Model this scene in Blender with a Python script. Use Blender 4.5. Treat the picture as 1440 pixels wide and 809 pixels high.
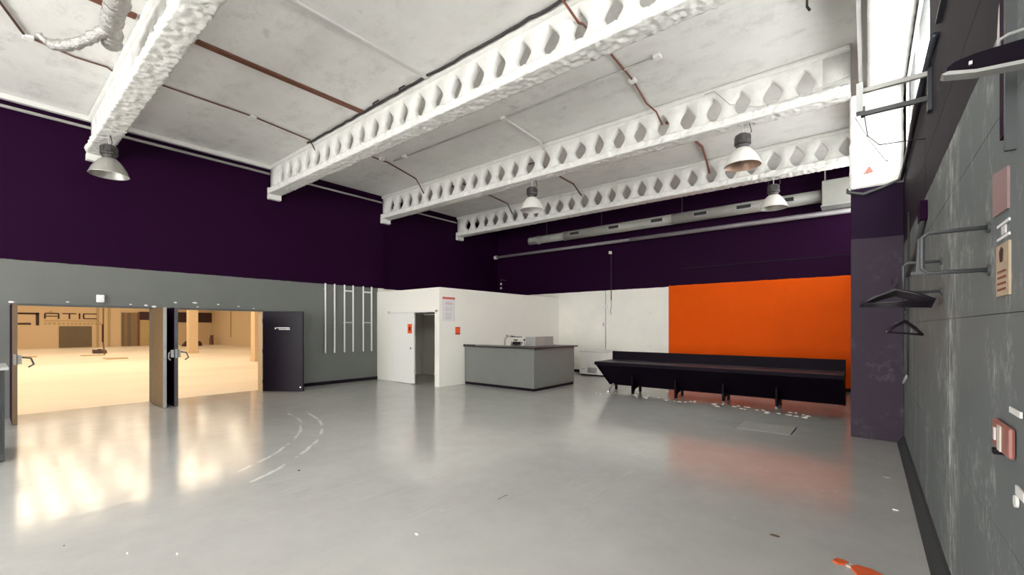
import bpy, bmesh, math, random
from mathutils import Vector, Matrix, noise
random.seed(7)
for o in list(bpy.data.objects): bpy.data.objects.remove(o)
scn = bpy.context.scene
COL = scn.collection
R = math.radians

# ------------------------------------------------------------------ camera
F, YAW, HOR = 612.0, 39.25, 460.0
cam_d = bpy.data.cameras.new('camera')
cam = bpy.data.objects.new('camera', cam_d); COL.objects.link(cam)
cam.location = (0, 0, 1.6)
cam.rotation_euler = (R(90), 0, R(YAW))
cam_d.sensor_width = 36.0
cam_d.lens = F / 1440 * 36.0
cam_d.shift_y = (HOR - 404.5) / 1440
cam_d.clip_start = 0.02; cam_d.clip_end = 300
scn.camera = cam

# ------------------------------------------------------------------ world, exposure, daylight
scn.view_settings.view_transform = 'Standard'
scn.view_settings.look = 'None'
scn.view_settings.gamma = 1
scn.view_settings.use_curve_mapping = False
scn.view_settings.exposure = 0.30
w = bpy.data.worlds.new('sky'); scn.world = w; w.use_nodes = True
bg = w.node_tree.nodes['Background']
bg.inputs[0].default_value = (0.93, 0.97, 1.0, 1); bg.inputs[1].default_value = 1.5

def area(name, loc, rot, sx, sy, watts, col, spread=180):
    l = bpy.data.lights.new(name, 'AREA'); l.shape = 'RECTANGLE'; l.size = sx; l.size_y = sy
    l.energy = watts; l.color = col; l.spread = R(spread)
    o = bpy.data.objects.new(name, l); COL.objects.link(o)
    o.location = loc; o.rotation_euler = rot
    return o
# daylight entering the glazed front (behind the photographer) and the clerestory of the right wall, with one added light
area('daylight_front_glazing', (-5.6, -7.9, 1.95), (R(90), 0, 0), 10.6, 3.3, 1080, (1.0, 0.985, 0.95))
area('clerestory_daylight_and_fill', (0.50, 6.45, 4.31), (0, R(90), 0), 1.15, 2.85, 70, (1.0, 0.985, 0.95))
area('clerestory_daylight_and_fill', (0.50, -1.5, 4.31), (0, R(90), 0), 1.15, 11.0, 380, (1.0, 0.985, 0.95))
area('clerestory_daylight_and_fill', (0.50, 10.9, 4.31), (0, R(90), 0), 1.15, 4.5, 120, (1.0, 0.985, 0.95))  # added fill through the unseen window behind the pillar

# ------------------------------------------------------------------ materials
MATS = {}
def node_mat(name):
    m = bpy.data.materials.new(name); m.use_nodes = True
    nt = m.node_tree; b = nt.nodes['Principled BSDF']
    MATS[name] = m
    return m, nt, b
def N(nt, kind, **kw):
    n = nt.nodes.new(kind)
    for k, v in kw.items(): setattr(n, k, v)
    return n
def math_n(nt, op, a, b=None, c=None, clamp=False):
    n = N(nt, 'ShaderNodeMath', operation=op); n.use_clamp = clamp
    for i, v in enumerate((a, b, c)):
        if v is None: continue
        if isinstance(v, (int, float)): n.inputs[i].default_value = v
        else: nt.links.new(v, n.inputs[i])
    return n.outputs[0]
def mixc(nt, fac, a, b, mode='MIX'):
    n = N(nt, 'ShaderNodeMix', data_type='RGBA', blend_type=mode)
    for i, v in ((0, fac), (6, a), (7, b)):
        if isinstance(v, (int, float)): n.inputs[i].default_value = v
        elif isinstance(v, tuple): n.inputs[i].default_value = (*v[:3], 1)
        else: nt.links.new(v, n.inputs[i])
    return n.outputs[2]
def noise_n(nt, scale, detail=4, rough=0.6, vec=None, stretch=None):
    t = N(nt, 'ShaderNodeTexNoise'); t.inputs['Scale'].default_value = scale
    t.inputs['Detail'].default_value = detail; t.inputs['Roughness'].default_value = rough
    g = N(nt, 'ShaderNodeNewGeometry')
    src = g.outputs['Position'] if vec is None else vec
    if stretch:
        mp = N(nt, 'ShaderNodeMapping'); mp.inputs['Scale'].default_value = stretch
        nt.links.new(src, mp.inputs[0]); src = mp.outputs[0]
    nt.links.new(src, t.inputs['Vector'])
    return t.outputs['Fac']
def ramp(nt, fac, stops):
    r = N(nt, 'ShaderNodeValToRGB'); e = r.color_ramp.elements
    while len(e) < len(stops): e.new(0.5)
    for i, (p, c) in enumerate(stops):
        e[i].position = p; e[i].color = (*c, 1) if isinstance(c, tuple) else (c, c, c, 1)
    nt.links.new(fac, r.inputs[0]); return r.outputs[0]
def bump(nt, b, h, strength=0.3, dist=0.02):
    n = N(nt, 'ShaderNodeBump'); n.inputs['Strength'].default_value = strength; n.inputs['Distance'].default_value = dist
    nt.links.new(h, n.inputs['Height']); nt.links.new(n.outputs[0], b.inputs['Normal'])
def setc(nt, b, v):
    if isinstance(v, tuple): b.inputs['Base Color'].default_value = (*v, 1)
    else: nt.links.new(v, b.inputs['Base Color'])

def simple(name, col, rough=0.5, metal=0.0, var=0.12, scale=6.0, bmp=0.0, bscale=60, spec=0.5):
    m, nt, b = node_mat(name)
    f = noise_n(nt, scale)
    lo = tuple(c*(1-var) for c in col); hi = tuple(min(1, c*(1+var)) for c in col)
    setc(nt, b, mixc(nt, f, lo, hi))
    b.inputs['Roughness'].default_value = rough; b.inputs['Metallic'].default_value = metal
    b.inputs['Specular IOR Level'].default_value = spec
    if bmp: bump(nt, b, noise_n(nt, bscale, 3), bmp, 0.01)
    return m

GREY = (0.155, 0.162, 0.150); PURPLE = (0.0150, 0.0014, 0.0165); WHITE = (0.85, 0.825, 0.755); ORANGE = (0.74, 0.088, 0.002)
simple('grey_paint', GREY, 0.55, bmp=0.08)
simple('purple_paint', PURPLE, 0.6, var=0.25, scale=1.5, bmp=0.1, bscale=25, spec=0.06)
simple('white_paint', WHITE, 0.5, var=0.03, scale=2, bmp=0.04)
simple('white_gloss', (0.82, 0.81, 0.78), 0.3, var=0.02)
simple('white_lacquer', (0.82, 0.805, 0.765), 0.35, var=0.03)
simple('black_lacquer', (0.007, 0.0035, 0.009), 0.35, var=0.3, spec=0.12)
simple('black_matte', (0.014, 0.010, 0.014), 0.6, var=0.3, spec=0.12)
simple('black_skirting', (0.010, 0.006, 0.012), 0.5, var=0.3, spec=0.12)
simple('bench_top', (0.030, 0.025, 0.030), 0.45, var=0.25, scale=9, spec=0.35)
simple('bench_dark', (0.006, 0.003, 0.008), 0.5, var=0.3, spec=0.06)
simple('counter_grey', (0.165, 0.172, 0.160), 0.45, var=0.06, scale=3)
simple('counter_top', (0.030, 0.022, 0.026), 0.35, var=0.3)
simple('brown_wood', (0.125, 0.080, 0.040), 0.5, var=0.3, scale=9)
simple('batten_wood', (0.155, 0.055, 0.030), 0.6, var=0.4, scale=5)
simple('copper_pipe', (0.19, 0.065, 0.042), 0.4, var=0.3, scale=8)
simple('rust_cable', (0.14, 0.065, 0.045), 0.6, var=0.3)
simple('grey_conduit', (0.42, 0.41, 0.39), 0.5, var=0.1)
simple('painted_trunk', (0.60, 0.59, 0.565), 0.7, var=0.08)
simple('white_conduit', (0.72, 0.71, 0.68), 0.5, var=0.06)
simple('dark_cable', (0.035, 0.03, 0.03), 0.6, var=0.3)
simple('steel', (0.55, 0.55, 0.54), 0.28, metal=1.0, var=0.1)
simple('dark_steel', (0.060, 0.064, 0.066), 0.45, var=0.2)
simple('blue_black_steel', (0.035, 0.04, 0.05), 0.4, var=0.2)
simple('light_steel', (0.46, 0.46, 0.45), 0.4, var=0.1)
simple('lamp_cap', (0.042, 0.037, 0.036), 0.5, var=0.25, scale=20)
simple('lamp_white', (0.66, 0.64, 0.60), 0.4, var=0.08)
simple('lamp_alu', (0.45, 0.44, 0.40), 0.35, metal=0.6, var=0.15, scale=12)
simple('lamp_copper_inside', (0.46, 0.30, 0.22), 0.35, metal=0.3, var=0.25, scale=14)
simple('bulb_glass', (0.75, 0.74, 0.70), 0.15, var=0.02)
simple('duct_metal', (0.29, 0.285, 0.26), 0.45, var=0.12, scale=5)
simple('vent_black', (0.012, 0.010, 0.012), 0.6)
simple('pipe_grey', (0.20, 0.18, 0.19), 0.4, var=0.1)
simple('orange_print', (0.80, 0.10, 0.02), 0.4, var=0.05)
simple('hazed_red', (0.27, 0.17, 0.165), 0.6, var=0.1)  # lens flare haze put into the sticker's colour
simple('red_print', (0.62, 0.13, 0.10), 0.5, var=0.08)
simple('dark_print', (0.05, 0.025, 0.02), 0.5)
simple('paper', (0.76, 0.73, 0.74), 0.5, var=0.02)
simple('print_grey', (0.55, 0.53, 0.53), 0.6)
simple('yellow_sign', (0.42, 0.33, 0.23), 0.5, var=0.15, scale=14)  # yellow dulled, veiling flare is put into the sign's colour
simple('red_plastic', (0.30, 0.115, 0.095), 0.4, var=0.1)  # alarm box red greyed to carry the flare over it
simple('pale_plastic', (0.62, 0.58, 0.50), 0.4)
simple('grille_grey', (0.30, 0.30, 0.29), 0.5)
simple('galvanised', (0.40, 0.40, 0.38), 0.4, metal=0.3, var=0.12, scale=10)
simple('hall_wall', (0.64, 0.49, 0.325), 0.7, var=0.05)
simple('hall_ceiling', (0.62, 0.52, 0.38), 0.8)
simple('hall_letter', (0.035, 0.012, 0.012), 0.6)
simple('cardboard', (0.42, 0.30, 0.18), 0.8)
simple('hall_faint', (0.47, 0.35, 0.17), 0.7)
simple('hall_shutter', (0.15, 0.115, 0.075), 0.6)
simple('hall_door', (0.23, 0.155, 0.09), 0.6, var=0.2)
simple('plaster_flake', (0.80, 0.77, 0.70), 0.7)
simple('orange_scrap', (0.72, 0.105, 0.02), 0.45, var=0.2, scale=25)
simple('hanger_plastic', (0.018, 0.012, 0.018), 0.4, var=0.3)
simple('curtain', (0.62, 0.60, 0.57), 0.8)
simple('kerb', (0.030, 0.036, 0.038), 0.6, var=0.3, scale=12)
simple('hatch', (0.40, 0.39, 0.365), 0.4, var=0.06)
simple('blind_grey', (0.22, 0.24, 0.23), 0.7)

def paint_wall(name, rules, base, rough=0.55, scr=None, spec=0.05):
    """base paint with painted fields: rules = [(colour, x0, x1, y0, y1, z0, z1)] in world metres (real paint edges)"""
    m, nt, b = node_mat(name)
    g = N(nt, 'ShaderNodeNewGeometry'); sx = N(nt, 'ShaderNodeSeparateXYZ'); nt.links.new(g.outputs['Position'], sx.inputs[0])
    wob = math_n(nt, 'MULTIPLY', math_n(nt, 'SUBTRACT', noise_n(nt, 5, 3), 0.5), 0.03)
    f1 = noise_n(nt, 1.3, 5)
    f2 = noise_n(nt, 9, 4, stretch=(1, 1, 0.5))
    col = base
    for c, *lim in rules:
        fac = None
        for i in range(3):
            lo, hi = lim[2*i], lim[2*i+1]
            co = math_n(nt, 'ADD', sx.outputs[i], wob) if i == 2 else sx.outputs[i]
            for v, op in ((lo, 'GREATER_THAN'), (hi, 'LESS_THAN')):
                if v is None: continue
                t = math_n(nt, op, co, v)
                fac = t if fac is None else math_n(nt, 'MULTIPLY', fac, t)
        col = mixc(nt, fac, col, c)
    var = ramp(nt, f1, [(0.25, 0.93), (0.75, 1.04)])
    col = mixc(nt, 1.0, col, var, 'MULTIPLY')
    if scr:   # pale scrapes and bare patches in the paint
        s = math_n(nt, 'MULTIPLY', ramp(nt, noise_n(nt, 2.2, 6, 0.7, stretch=(1, 1.5, 0.9)), [(0.50, 0.0), (0.66, 1.0)]),
                   ramp(nt, noise_n(nt, 14, 5, 0.75, stretch=(1, 1.3, 0.8)), [(0.47, 0.0), (0.63, 1.0)]))
        band = math_n(nt, 'SUBTRACT', 1.0, math_n(nt, 'DIVIDE', math_n(nt, 'ABSOLUTE', math_n(nt, 'SUBTRACT', sx.outputs[1], 3.70)), 0.34), clamp=True)
        band = math_n(nt, 'MULTIPLY', band, ramp(nt, noise_n(nt, 7, 6, 0.75, stretch=(1, 1.6, 0.8)), [(0.46, 0.0), (0.62, 1.3)]))
        s = math_n(nt, 'ADD', s, band, clamp=True)
        s = math_n(nt, 'MULTIPLY', s, math_n(nt, 'LESS_THAN', sx.outputs[2], 2.72))
        col = mixc(nt, math_n(nt, 'MULTIPLY', s, scr), col, (0.42, 0.43, 0.41))
    setc(nt, b, col)
    b.inputs['Roughness'].default_value = rough
    b.inputs['Specular IOR Level'].default_value = spec
    bump(nt, b, f2, 0.15, 0.01)
    return m
paint_wall('left_wall_paint', [(GREY, None, None, None, 7.74, None, 2.79), (WHITE, None, None, 7.74, None, None, 2.79)], PURPLE)
paint_wall('back_wall_paint', [(WHITE, None, -4.77, None, None, None, 2.84), (ORANGE, -4.77, None, None, None, None, 2.87)], PURPLE)
paint_wall('right_wall_paint', [((0.148, 0.162, 0.164), None, None, None, None, None, 2.72)], (0.019, 0.013, 0.020), 0.6, scr=0.85, spec=0.12)
paint_wall('pillar_paint', [((0.060, 0.045, 0.064), None, None, None, None, None, 2.87)], (0.020, 0.009, 0.026), 0.5, scr=0.15)

def mat_floor():
    m, nt, b = node_mat('floor_epoxy')
    g = N(nt, 'ShaderNodeNewGeometry'); sx = N(nt, 'ShaderNodeSeparateXYZ'); nt.links.new(g.outputs['Position'], sx.inputs[0])
    f1 = noise_n(nt, 0.45, 6, 0.65); f2 = noise_n(nt, 3.0, 6, 0.7); f3 = noise_n(nt, 30, 3)
    col = ramp(nt, f1, [(0.3, (0.43, 0.42, 0.40)), (0.7, (0.49, 0.48, 0.46))])
    col = mixc(nt, 1.0, col, ramp(nt, f2, [(0.3, 0.95), (0.7, 1.04)]), 'MULTIPLY')
    # two arc shaped scuffs left by the swinging doors
    for cx, cy, r, w_, x1 in ((-8.66, -0.21, 3.84, 0.020, -5.2), (-8.70, -0.49, 4.41, 0.022, -4.9)):
        dx = math_n(nt, 'SUBTRACT', sx.outputs[0], cx); dy = math_n(nt, 'SUBTRACT', sx.outputs[1], cy)
        d = math_n(nt, 'SQRT', math_n(nt, 'ADD', math_n(nt, 'MULTIPLY', dx, dx), math_n(nt, 'MULTIPLY', dy, dy)))
        d = math_n(nt, 'ADD', d, math_n(nt, 'MULTIPLY', math_n(nt, 'SUBTRACT', noise_n(nt, 2.5, 2), 0.5), 0.10))
        ring = math_n(nt, 'LESS_THAN', math_n(nt, 'ABSOLUTE', math_n(nt, 'SUBTRACT', d, r)), w_)
        ring = math_n(nt, 'MULTIPLY', ring, math_n(nt, 'GREATER_THAN', sx.outputs[0], -8.3))
        ring = math_n(nt, 'MULTIPLY', ring, math_n(nt, 'LESS_THAN', sx.outputs[0], x1))
        ring = math_n(nt, 'MULTIPLY', ring, math_n(nt, 'GREATER_THAN', sx.outputs[1], 1.7))
        ring = math_n(nt, 'MULTIPLY', ring, ramp(nt, noise_n(nt, 3.5, 4), [(0.42, 0.0), (0.52, 0.85)]))
        col = mixc(nt, ring, col, (0.72, 0.71, 0.69))
    # thin random scratches
    for st, rot in (((9, 0.35, 1), 0.4), ((8, 0.3, 1), -0.9)):
        mp = N(nt, 'ShaderNodeMapping'); mp.inputs['Rotation'].default_value = (0, 0, rot); mp.inputs['Scale'].default_value = st
        nt.links.new(g.outputs['Position'], mp.inputs[0])
        s = noise_n(nt, 1.0, 1, 0.3, vec=mp.outputs[0])
        line = math_n(nt, 'LESS_THAN', math_n(nt, 'ABSOLUTE', math_n(nt, 'SUBTRACT', s, 0.5)), 0.006)
        line = math_n(nt, 'MULTIPLY', line, ramp(nt, noise_n(nt, 0.7, 3), [(0.53, 0.0), (0.60, 0.20)]))
        col = mixc(nt, line, col, (0.62, 0.61, 0.60))
    setc(nt, b, col)
    rr = ramp(nt, f2, [(0.3, 0.10), (0.75, 0.17)])
    nt.links.new(rr, b.inputs['Roughness'])
    b.inputs['Specular IOR Level'].default_value = 0.5
    bump(nt, b, noise_n(nt, 1.6, 4, 0.55, stretch=(4.0, 0.9, 1)), 0.09, 0.02)
mat_floor()
def mat_hall_floor():
    m, nt, b = node_mat('hall_floor')
    f = noise_n(nt, 0.35, 6, 0.6, stretch=(2.0, 0.6, 1)); f2 = noise_n(nt, 1.6, 5, 0.6, stretch=(3.5, 0.8, 1))
    col = ramp(nt, f, [(0.3, (0.68, 0.60, 0.50)), (0.7, (0.78, 0.71, 0.61))])
    col = mixc(nt, math_n(nt, 'MULTIPLY', ramp(nt, f2, [(0.60, 0.0), (0.72, 1.0)]), 0.35), col, (0.40, 0.30, 0.18))
    setc(nt, b, col); b.inputs['Roughness'].default_value = 0.35; b.inputs['Specular IOR Level'].default_value = 0.4
mat_hall_floor()
def mat_ceiling():
    m, nt, b = node_mat('ceiling_render')
    f1 = noise_n(nt, 0.9, 6, 0.7); f2 = noise_n(nt, 3.5, 6, 0.75); f3 = noise_n(nt, 1.1, 5, 0.7, stretch=(0.5, 2.5, 1))
    col = ramp(nt, f1, [(0.3, (0.72, 0.71, 0.68)), (0.65, (0.81, 0.80, 0.775))])
    st = math_n(nt, 'MULTIPLY', ramp(nt, f2, [(0.47, 0.0), (0.62, 1.0)]), ramp(nt, f3, [(0.44, 0.0), (0.60, 0.5)]))
    col = mixc(nt, st, col, (0.53, 0.51, 0.48))
    col = mixc(nt, math_n(nt, 'MULTIPLY', ramp(nt, noise_n(nt, 1.7, 3), [(0.70, 0.0), (0.76, 1.0)]), 0.4), col, (0.36, 0.35, 0.33))
    setc(nt, b, col); b.inputs['Roughness'].default_value = 0.85
    bump(nt, b, f2, 0.25, 0.02)
mat_ceiling()
def mat_foam():
    m, nt, b = node_mat('sprayed_foam')
    f = noise_n(nt, 7, 5, 0.65)
    setc(nt, b, ramp(nt, f, [(0.3, (0.655, 0.645, 0.61)), (0.7, (0.765, 0.755, 0.725))]))
    b.inputs['Roughness'].default_value = 0.9
    bump(nt, b, noise_n(nt, 45, 4, 0.7), 0.35, 0.02)
mat_foam()
def mat_foil():
    m, nt, b = node_mat('aluminium_foil')
    setc(nt, b, mixc(nt, noise_n(nt, 18, 4), (0.30, 0.29, 0.27), (0.72, 0.70, 0.67)))
    b.inputs['Metallic'].default_value = 0.75; b.inputs['Roughness'].default_value = 0.38
    bump(nt, b, noise_n(nt, 28, 4, 0.7), 0.8, 0.03)
mat_foil()
def mat_glass():
    m, nt, b = node_mat('window_glass')
    b.inputs['Base Color'].default_value = (0.95, 0.97, 0.97, 1); b.inputs['Roughness'].default_value = 0.02
    b.inputs['Transmission Weight'].default_value = 1.0; b.inputs['IOR'].default_value = 1.02
mat_glass()
def mat_emit(name, col, s):
    m, nt, b = node_mat(name)
    b.inputs['Base Color'].default_value = (0.8, 0.8, 0.8, 1)
    b.inputs['Emission Color'].default_value = (*col, 1); b.inputs['Emission Strength'].default_value = s
mat_emit('hall_lamp_glow', (1.0, 0.84, 0.60), 5.0)

# ------------------------------------------------------------------ mesh helpers
class MB:
    def __init__(s): s.v = []; s.f = []
    def add(s, vs, fs):
        n = len(s.v); s.v += [tuple(p) for p in vs]; s.f += [tuple(i+n for i in q) for q in fs]; return s
    def box(s, x0, x1, y0, y1, z0, z1):
        v = [(x, y, z) for z in (z0, z1) for y in (y0, y1) for x in (x0, x1)]
        return s.add(v, [(0,2,3,1), (4,5,7,6), (0,1,5,4), (2,6,7,3), (0,4,6,2), (1,3,7,5)])
    def bar(s, a, b, w, h, up=(0,0,1)):
        a, b = Vector(a), Vector(b); d = (b-a).normalized(); u = Vector(up)
        if abs(d.dot(u)) > 0.95: u = Vector((0,1,0))
        r = d.cross(u).normalized(); u = r.cross(d).normalized()
        v = [p + r*(i*w/2) + u*(j*h/2) for p in (a, b) for j in (-1, 1) for i in (-1, 1)]
        return s.add(v, [(0,1,3,2), (4,6,7,5), (0,4,5,1), (2,3,7,6), (0,2,6,4), (1,5,7,3)])
    def prism(s, pts, axis, lo, hi):
        n = len(pts); put = {0: lambda p, t: (t, p[0], p[1]), 1: lambda p, t: (p[0], t, p[1]), 2: lambda p, t: (p[0], p[1], t)}[axis]
        v = [put(p, lo) for p in pts] + [put(p, hi) for p in pts]
        return s.add(v, [tuple(range(n))[::-1], tuple(range(n, 2*n))] + [(i, (i+1) % n, n+(i+1) % n, n+i) for i in range(n)])
    def tube(s, pts, r, seg=8, cap=True):
        pts = [Vector(p) for p in pts]; n = len(pts); rs = r if isinstance(r, (list, tuple)) else [r]*n
        rings = []; prev = None
        for i, p in enumerate(pts):
            d = (pts[min(i+1, n-1)] - pts[max(i-1, 0)]).normalized()
            if prev is None:
                a = Vector((0,0,1)) if abs(d.z) < 0.9 else Vector((1,0,0)); u = d.cross(a).normalized()
            else: u = (prev - d*prev.dot(d)).normalized()
            prev = u; w_ = d.cross(u)
            rings.append([p + (u*math.cos(2*math.pi*k/seg) + w_*math.sin(2*math.pi*k/seg))*rs[i] for k in range(seg)])
        v = [q for rg in rings for q in rg]; f = []
        for i in range(n-1):
            for k in range(seg):
                f.append((i*seg+k, i*seg+(k+1) % seg, (i+1)*seg+(k+1) % seg, (i+1)*seg+k))
        if cap: f += [tuple(range(seg))[::-1], tuple(range((n-1)*seg, n*seg))]
        return s.add(v, f)
    def lathe(s, prof, c=(0,0,0), seg=32):
        v = []; f = []; n = len(prof)
        for k in range(seg):
            a = 2*math.pi*k/seg
            v += [(c[0]+r*math.cos(a), c[1]+r*math.sin(a), c[2]+z) for r, z in prof]
        for k in range(seg):
            k2 = (k+1) % seg
            for i in range(n-1): f.append((k*n+i, k2*n+i, k2*n+i+1, k*n+i+1))
        return s.add(v, f)
    def build(s, name, m, parent=None, smooth=False, bevel=0.0):
        me = bpy.data.meshes.new(name); me.from_pydata(s.v, [], s.f); me.update()
        bm = bmesh.new(); bm.from_mesh(me); bmesh.ops.recalc_face_normals(bm, faces=bm.faces); bm.to_mesh(me); bm.free()
        me.materials.append(MATS[m])
        if smooth:
            for p in me.polygons: p.use_smooth = True
        o = bpy.data.objects.new(name, me); COL.objects.link(o)
        if parent: o.parent = parent; o.matrix_parent_inverse = Matrix.Translation(-parent.location) if parent.type == 'EMPTY' else Matrix()
        if bevel:
            md = o.modifiers.new('bevel', 'BEVEL'); md.width = bevel; md.segments = 2; md.limit_method = 'ANGLE'
        return o
def tag(o, label, cat, group=None):
    o['label'] = label; o['category'] = cat
    if group: o['group'] = group
    return o
def struct(o, label=None, cat=None):
    o['kind'] = 'structure'
    if label: o['label'] = label; o['category'] = cat
    return o
def thing(name, loc, label, cat, group=None):
    o = bpy.data.objects.new(name, None); COL.objects.link(o); o.location = loc; o.empty_display_size = 0.1
    return tag(o, label, cat, group)
# parts below are written in world metres; a part's parent inverse cancels the (unrotated) Empty's location
def local(o): o.matrix_parent_inverse = Matrix(); return o

XL, XR, YB, YF, ZC = -11.65, 0.39, 13.5, -8.0, 5.65

# ================================================================== SETTING
b = MB().box(XL-0.3, XR+0.3, YF-0.3, YB+0.3, -0.2, 0)
struct(b.build('floor', 'floor_epoxy'), 'glossy grey epoxy floor with scuffs', 'floor')
b = MB().box(XL-0.3, XR+0.3, YF-0.3, YB+0.3, ZC, ZC+0.25)
struct(b.build('ceiling', 'ceiling_render'), 'stained white rendered ceiling above the beams', 'ceiling')
# left wall with two door openings
b = MB()
def wl(y0, y1, z0, z1, x1=XL): b.box(XL-0.25, x1, y0, y1, z0, z1)
wl(YF, 0.39, 0, 5.65); wl(0.39, 4.46, 2.0, 5.65); wl(2.30, 2.50, 0, 2.0); wl(4.46, 7.95, 0, 5.65); wl(7.95, YB, 0, 5.65, XL-0.12)
struct(b.build('wall_left', 'left_wall_paint'), 'left wall, grey below and dark purple above, with two door openings', 'wall')
b = MB().box(XL-0.25, XR+0.3, YB, YB+0.25, 0, ZC)
struct(b.build('wall_back', 'back_wall_paint'), 'back wall with white and orange fields under dark purple', 'wall')
# front wall (behind the camera) with a large glazed opening
b = MB().box(XL-0.25, -11.0, YF-0.25, YF, 0, ZC).box(-0.2, XR+0.3, YF-0.25, YF, 0, ZC).box(-11.0, -0.2, YF-0.25, YF, 4.7, ZC).box(-11.0, -0.2, YF-0.25, YF, 0, 0.3)
struct(b.build('wall_front', 'grey_paint'))
# right wall: concrete panels with recessed joints on a backing, clerestory windows above
XO = XR+0.06
rw = MB().box(XR+0.012, XO, YF, YB, 0, 3.70).box(XR+0.012, XO, YF, YB, 4.93, ZC)
for y0, y1 in ((YF, -7.0), (4.15, 5.02), (7.95, 8.55), (13.2, YB)): rw.box(XR+0.012, XO, y0, y1, 3.70, 4.93)
rw = struct(rw.build('wall_right', 'right_wall_paint'), 'right wall of painted concrete panels, scraped grey below purple', 'wall')
zr = [0.0, 0.82, 1.65, 2.40, 3.05, 3.70]
yc = [-8.0, -6.0, -4.0, -2.2, -0.4, 1.25, 2.30, 3.74, 5.2, 6.65, 8.1, 9.9, 11.7, 13.5]
for i in range(len(zr)-1):
    for j in range(len(yc)-1):
        g_ = 0.0016
        MB().box(XR - random.uniform(0, 0.003), XR+0.014, yc[j]+g_, yc[j+1]-g_, zr[i]+g_, zr[i+1]-g_).build('wall_panel', 'right_wall_paint', rw)
# windows of the clerestory; the last, unseen behind the pillar, is added for light
for n, (y0, y1) in enumerate(((5.02, 7.95), (-7.0, 4.15), (8.55, 13.2))):
    wnd = struct(MB().box(XR+0.030, XR+0.036, y0, y1, 3.72, 4.92).build('window_%d' % (n+1), 'window_glass'))
    MB().box(XR+0.015, XR+0.05, y0, y1, 3.70, 3.74).box(XR+0.015, XR+0.05, y0, y1, 4.89, 4.93).build('window_frame', 'light_steel', wnd)
    k = max(2, round((y1-y0)/1.45))
    for i in range(k+1):
        y = y0 + (y1-y0)*i/k
        MB().box(XR+0.015, XR+0.05, max(y0, y-0.02), min(y1, y+0.02), 3.74, 4.89).build('mullion', 'light_steel', wnd)
    MB().box(XR-0.03, XR+0.03, y0, y1, 3.675, 3.70).build('window_sill', 'blue_black_steel', wnd)
# skirtings
struct(MB().box(XL, XL+0.02, 5.05, 7.72, 0, 0.09).build('baseboard_left', 'black_skirting'))
struct(MB().box(-8.8, -0.2, YB-0.02, YB, 0, 0.09).build('baseboard_back', 'black_skirting'))
struct(MB().prism([(XR-0.075, 0), (XR, 0), (XR, 0.11), (XR-0.02, 0.10), (XR-0.055, 0.03)], 1, YF, 8.0).build('baseboard_right', 'kerb'))
# ceiling edge trim and pipe along the left wall
struct(MB().box(XL, XL+0.09, YF, 4.62, 5.555, 5.645).build('trim_1', 'white_conduit'))

# pillar at the right wall
pl = thing('pillar', (0.1, 8.2, 0), 'square pillar, dark purple-grey below and white sprayed foam on top', 'pillar')
pl['kind'] = 'structure'
MB().box(-0.19, XR, 8.05, 8.45, 0, 3.60).build('pillar_shaft', 'pillar_paint', pl, bevel=0.012)

# ------------------------------------------------------------------ foam helpers
def lumpy_box(x0, x1, y0, y1, z0, z1, step, amp, freq, seed=0.0, axis=0):
    """closed box bar along X (axis 0), Y (1) or Z (2) with a lumpy sprayed surface"""
    lo, hi = ((x0, x1), (y0, y1), (z0, z1))[axis]
    o1, o2 = [((x0, x1), (y0, y1), (z0, z1))[i] for i in range(3) if i != axis]
    n = max(2, int((hi-lo)/step)); m1 = max(2, int((o1[1]-o1[0])/step)); m2 = max(2, int((o2[1]-o2[0])/step))
    per = [(o1[0]+(o1[1]-o1[0])*i/m1, o2[0]) for i in range(m1)] + [(o1[1], o2[0]+(o2[1]-o2[0])*i/m2) for i in range(m2)] \
        + [(o1[1]-(o1[1]-o1[0])*i/m1, o2[1]) for i in range(m1)] + [(o1[0], o2[1]-(o2[1]-o2[0])*i/m2) for i in range(m2)]
    c1, c2 = (o1[0]+o1[1])/2, (o2[0]+o2[1])/2; P_ = len(per); vs = []
    for i in range(n+1):
        t = lo+(hi-lo)*i/n
        for a, b_ in per:
            q = [a, b_]; q.insert(axis, t); p = Vector(q)
            d = noise.noise(p*freq+Vector((seed, 0, 0)))*amp + noise.noise(p*freq*2.7+Vector((0, seed, 3)))*amp*0.6
            out = [a-c1, b_-c2]; ln = math.hypot(*out) or 1; out = [out[0]/ln*d, out[1]/ln*d]
            out.insert(axis, 0); vs.append(tuple(p+Vector(out)))
    fs = [(i*P_+k, i*P_+(k+1) % P_, (i+1)*P_+(k+1) % P_, (i+1)*P_+k) for i in range(n) for k in range(P_)]
    fs += [tuple(range(P_))[::-1], tuple(range(n*P_, (n+1)*P_))]
    return MB().add(vs, fs)
lumpy_box(-0.20, 0.385, 8.04, 8.46, 3.60, 4.96, 0.045, 0.016, 9, 4.0, axis=2).build('foam_sleeve', 'sprayed_foam', pl, smooth=True)

# edge beam along the top of the right wall
eb = thing('edge_beam', (0.2, 3, 4.95), 'white foam-coated edge beam running above the high window', 'beam')
lumpy_box(0.0, 0.40, YF, 8.2, 4.95, 5.64, 0.06, 0.016, 8, 9.0, axis=1).build('foam_casing', 'sprayed_foam', eb, smooth=True)
MB().box(-0.055, 0.0, YF, 8.1, 5.06, 5.10).box(-0.095, -0.055, YF, 8.1, 5.02, 5.12).build('edge_channel', 'grey_conduit', eb)
lumpy_box(0.0, 0.40, 8.2, YB, 4.95, 5.64, 0.08, 0.016, 8, 2.0, axis=1).build('foam_casing', 'sprayed_foam', eb, smooth=True)

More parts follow.
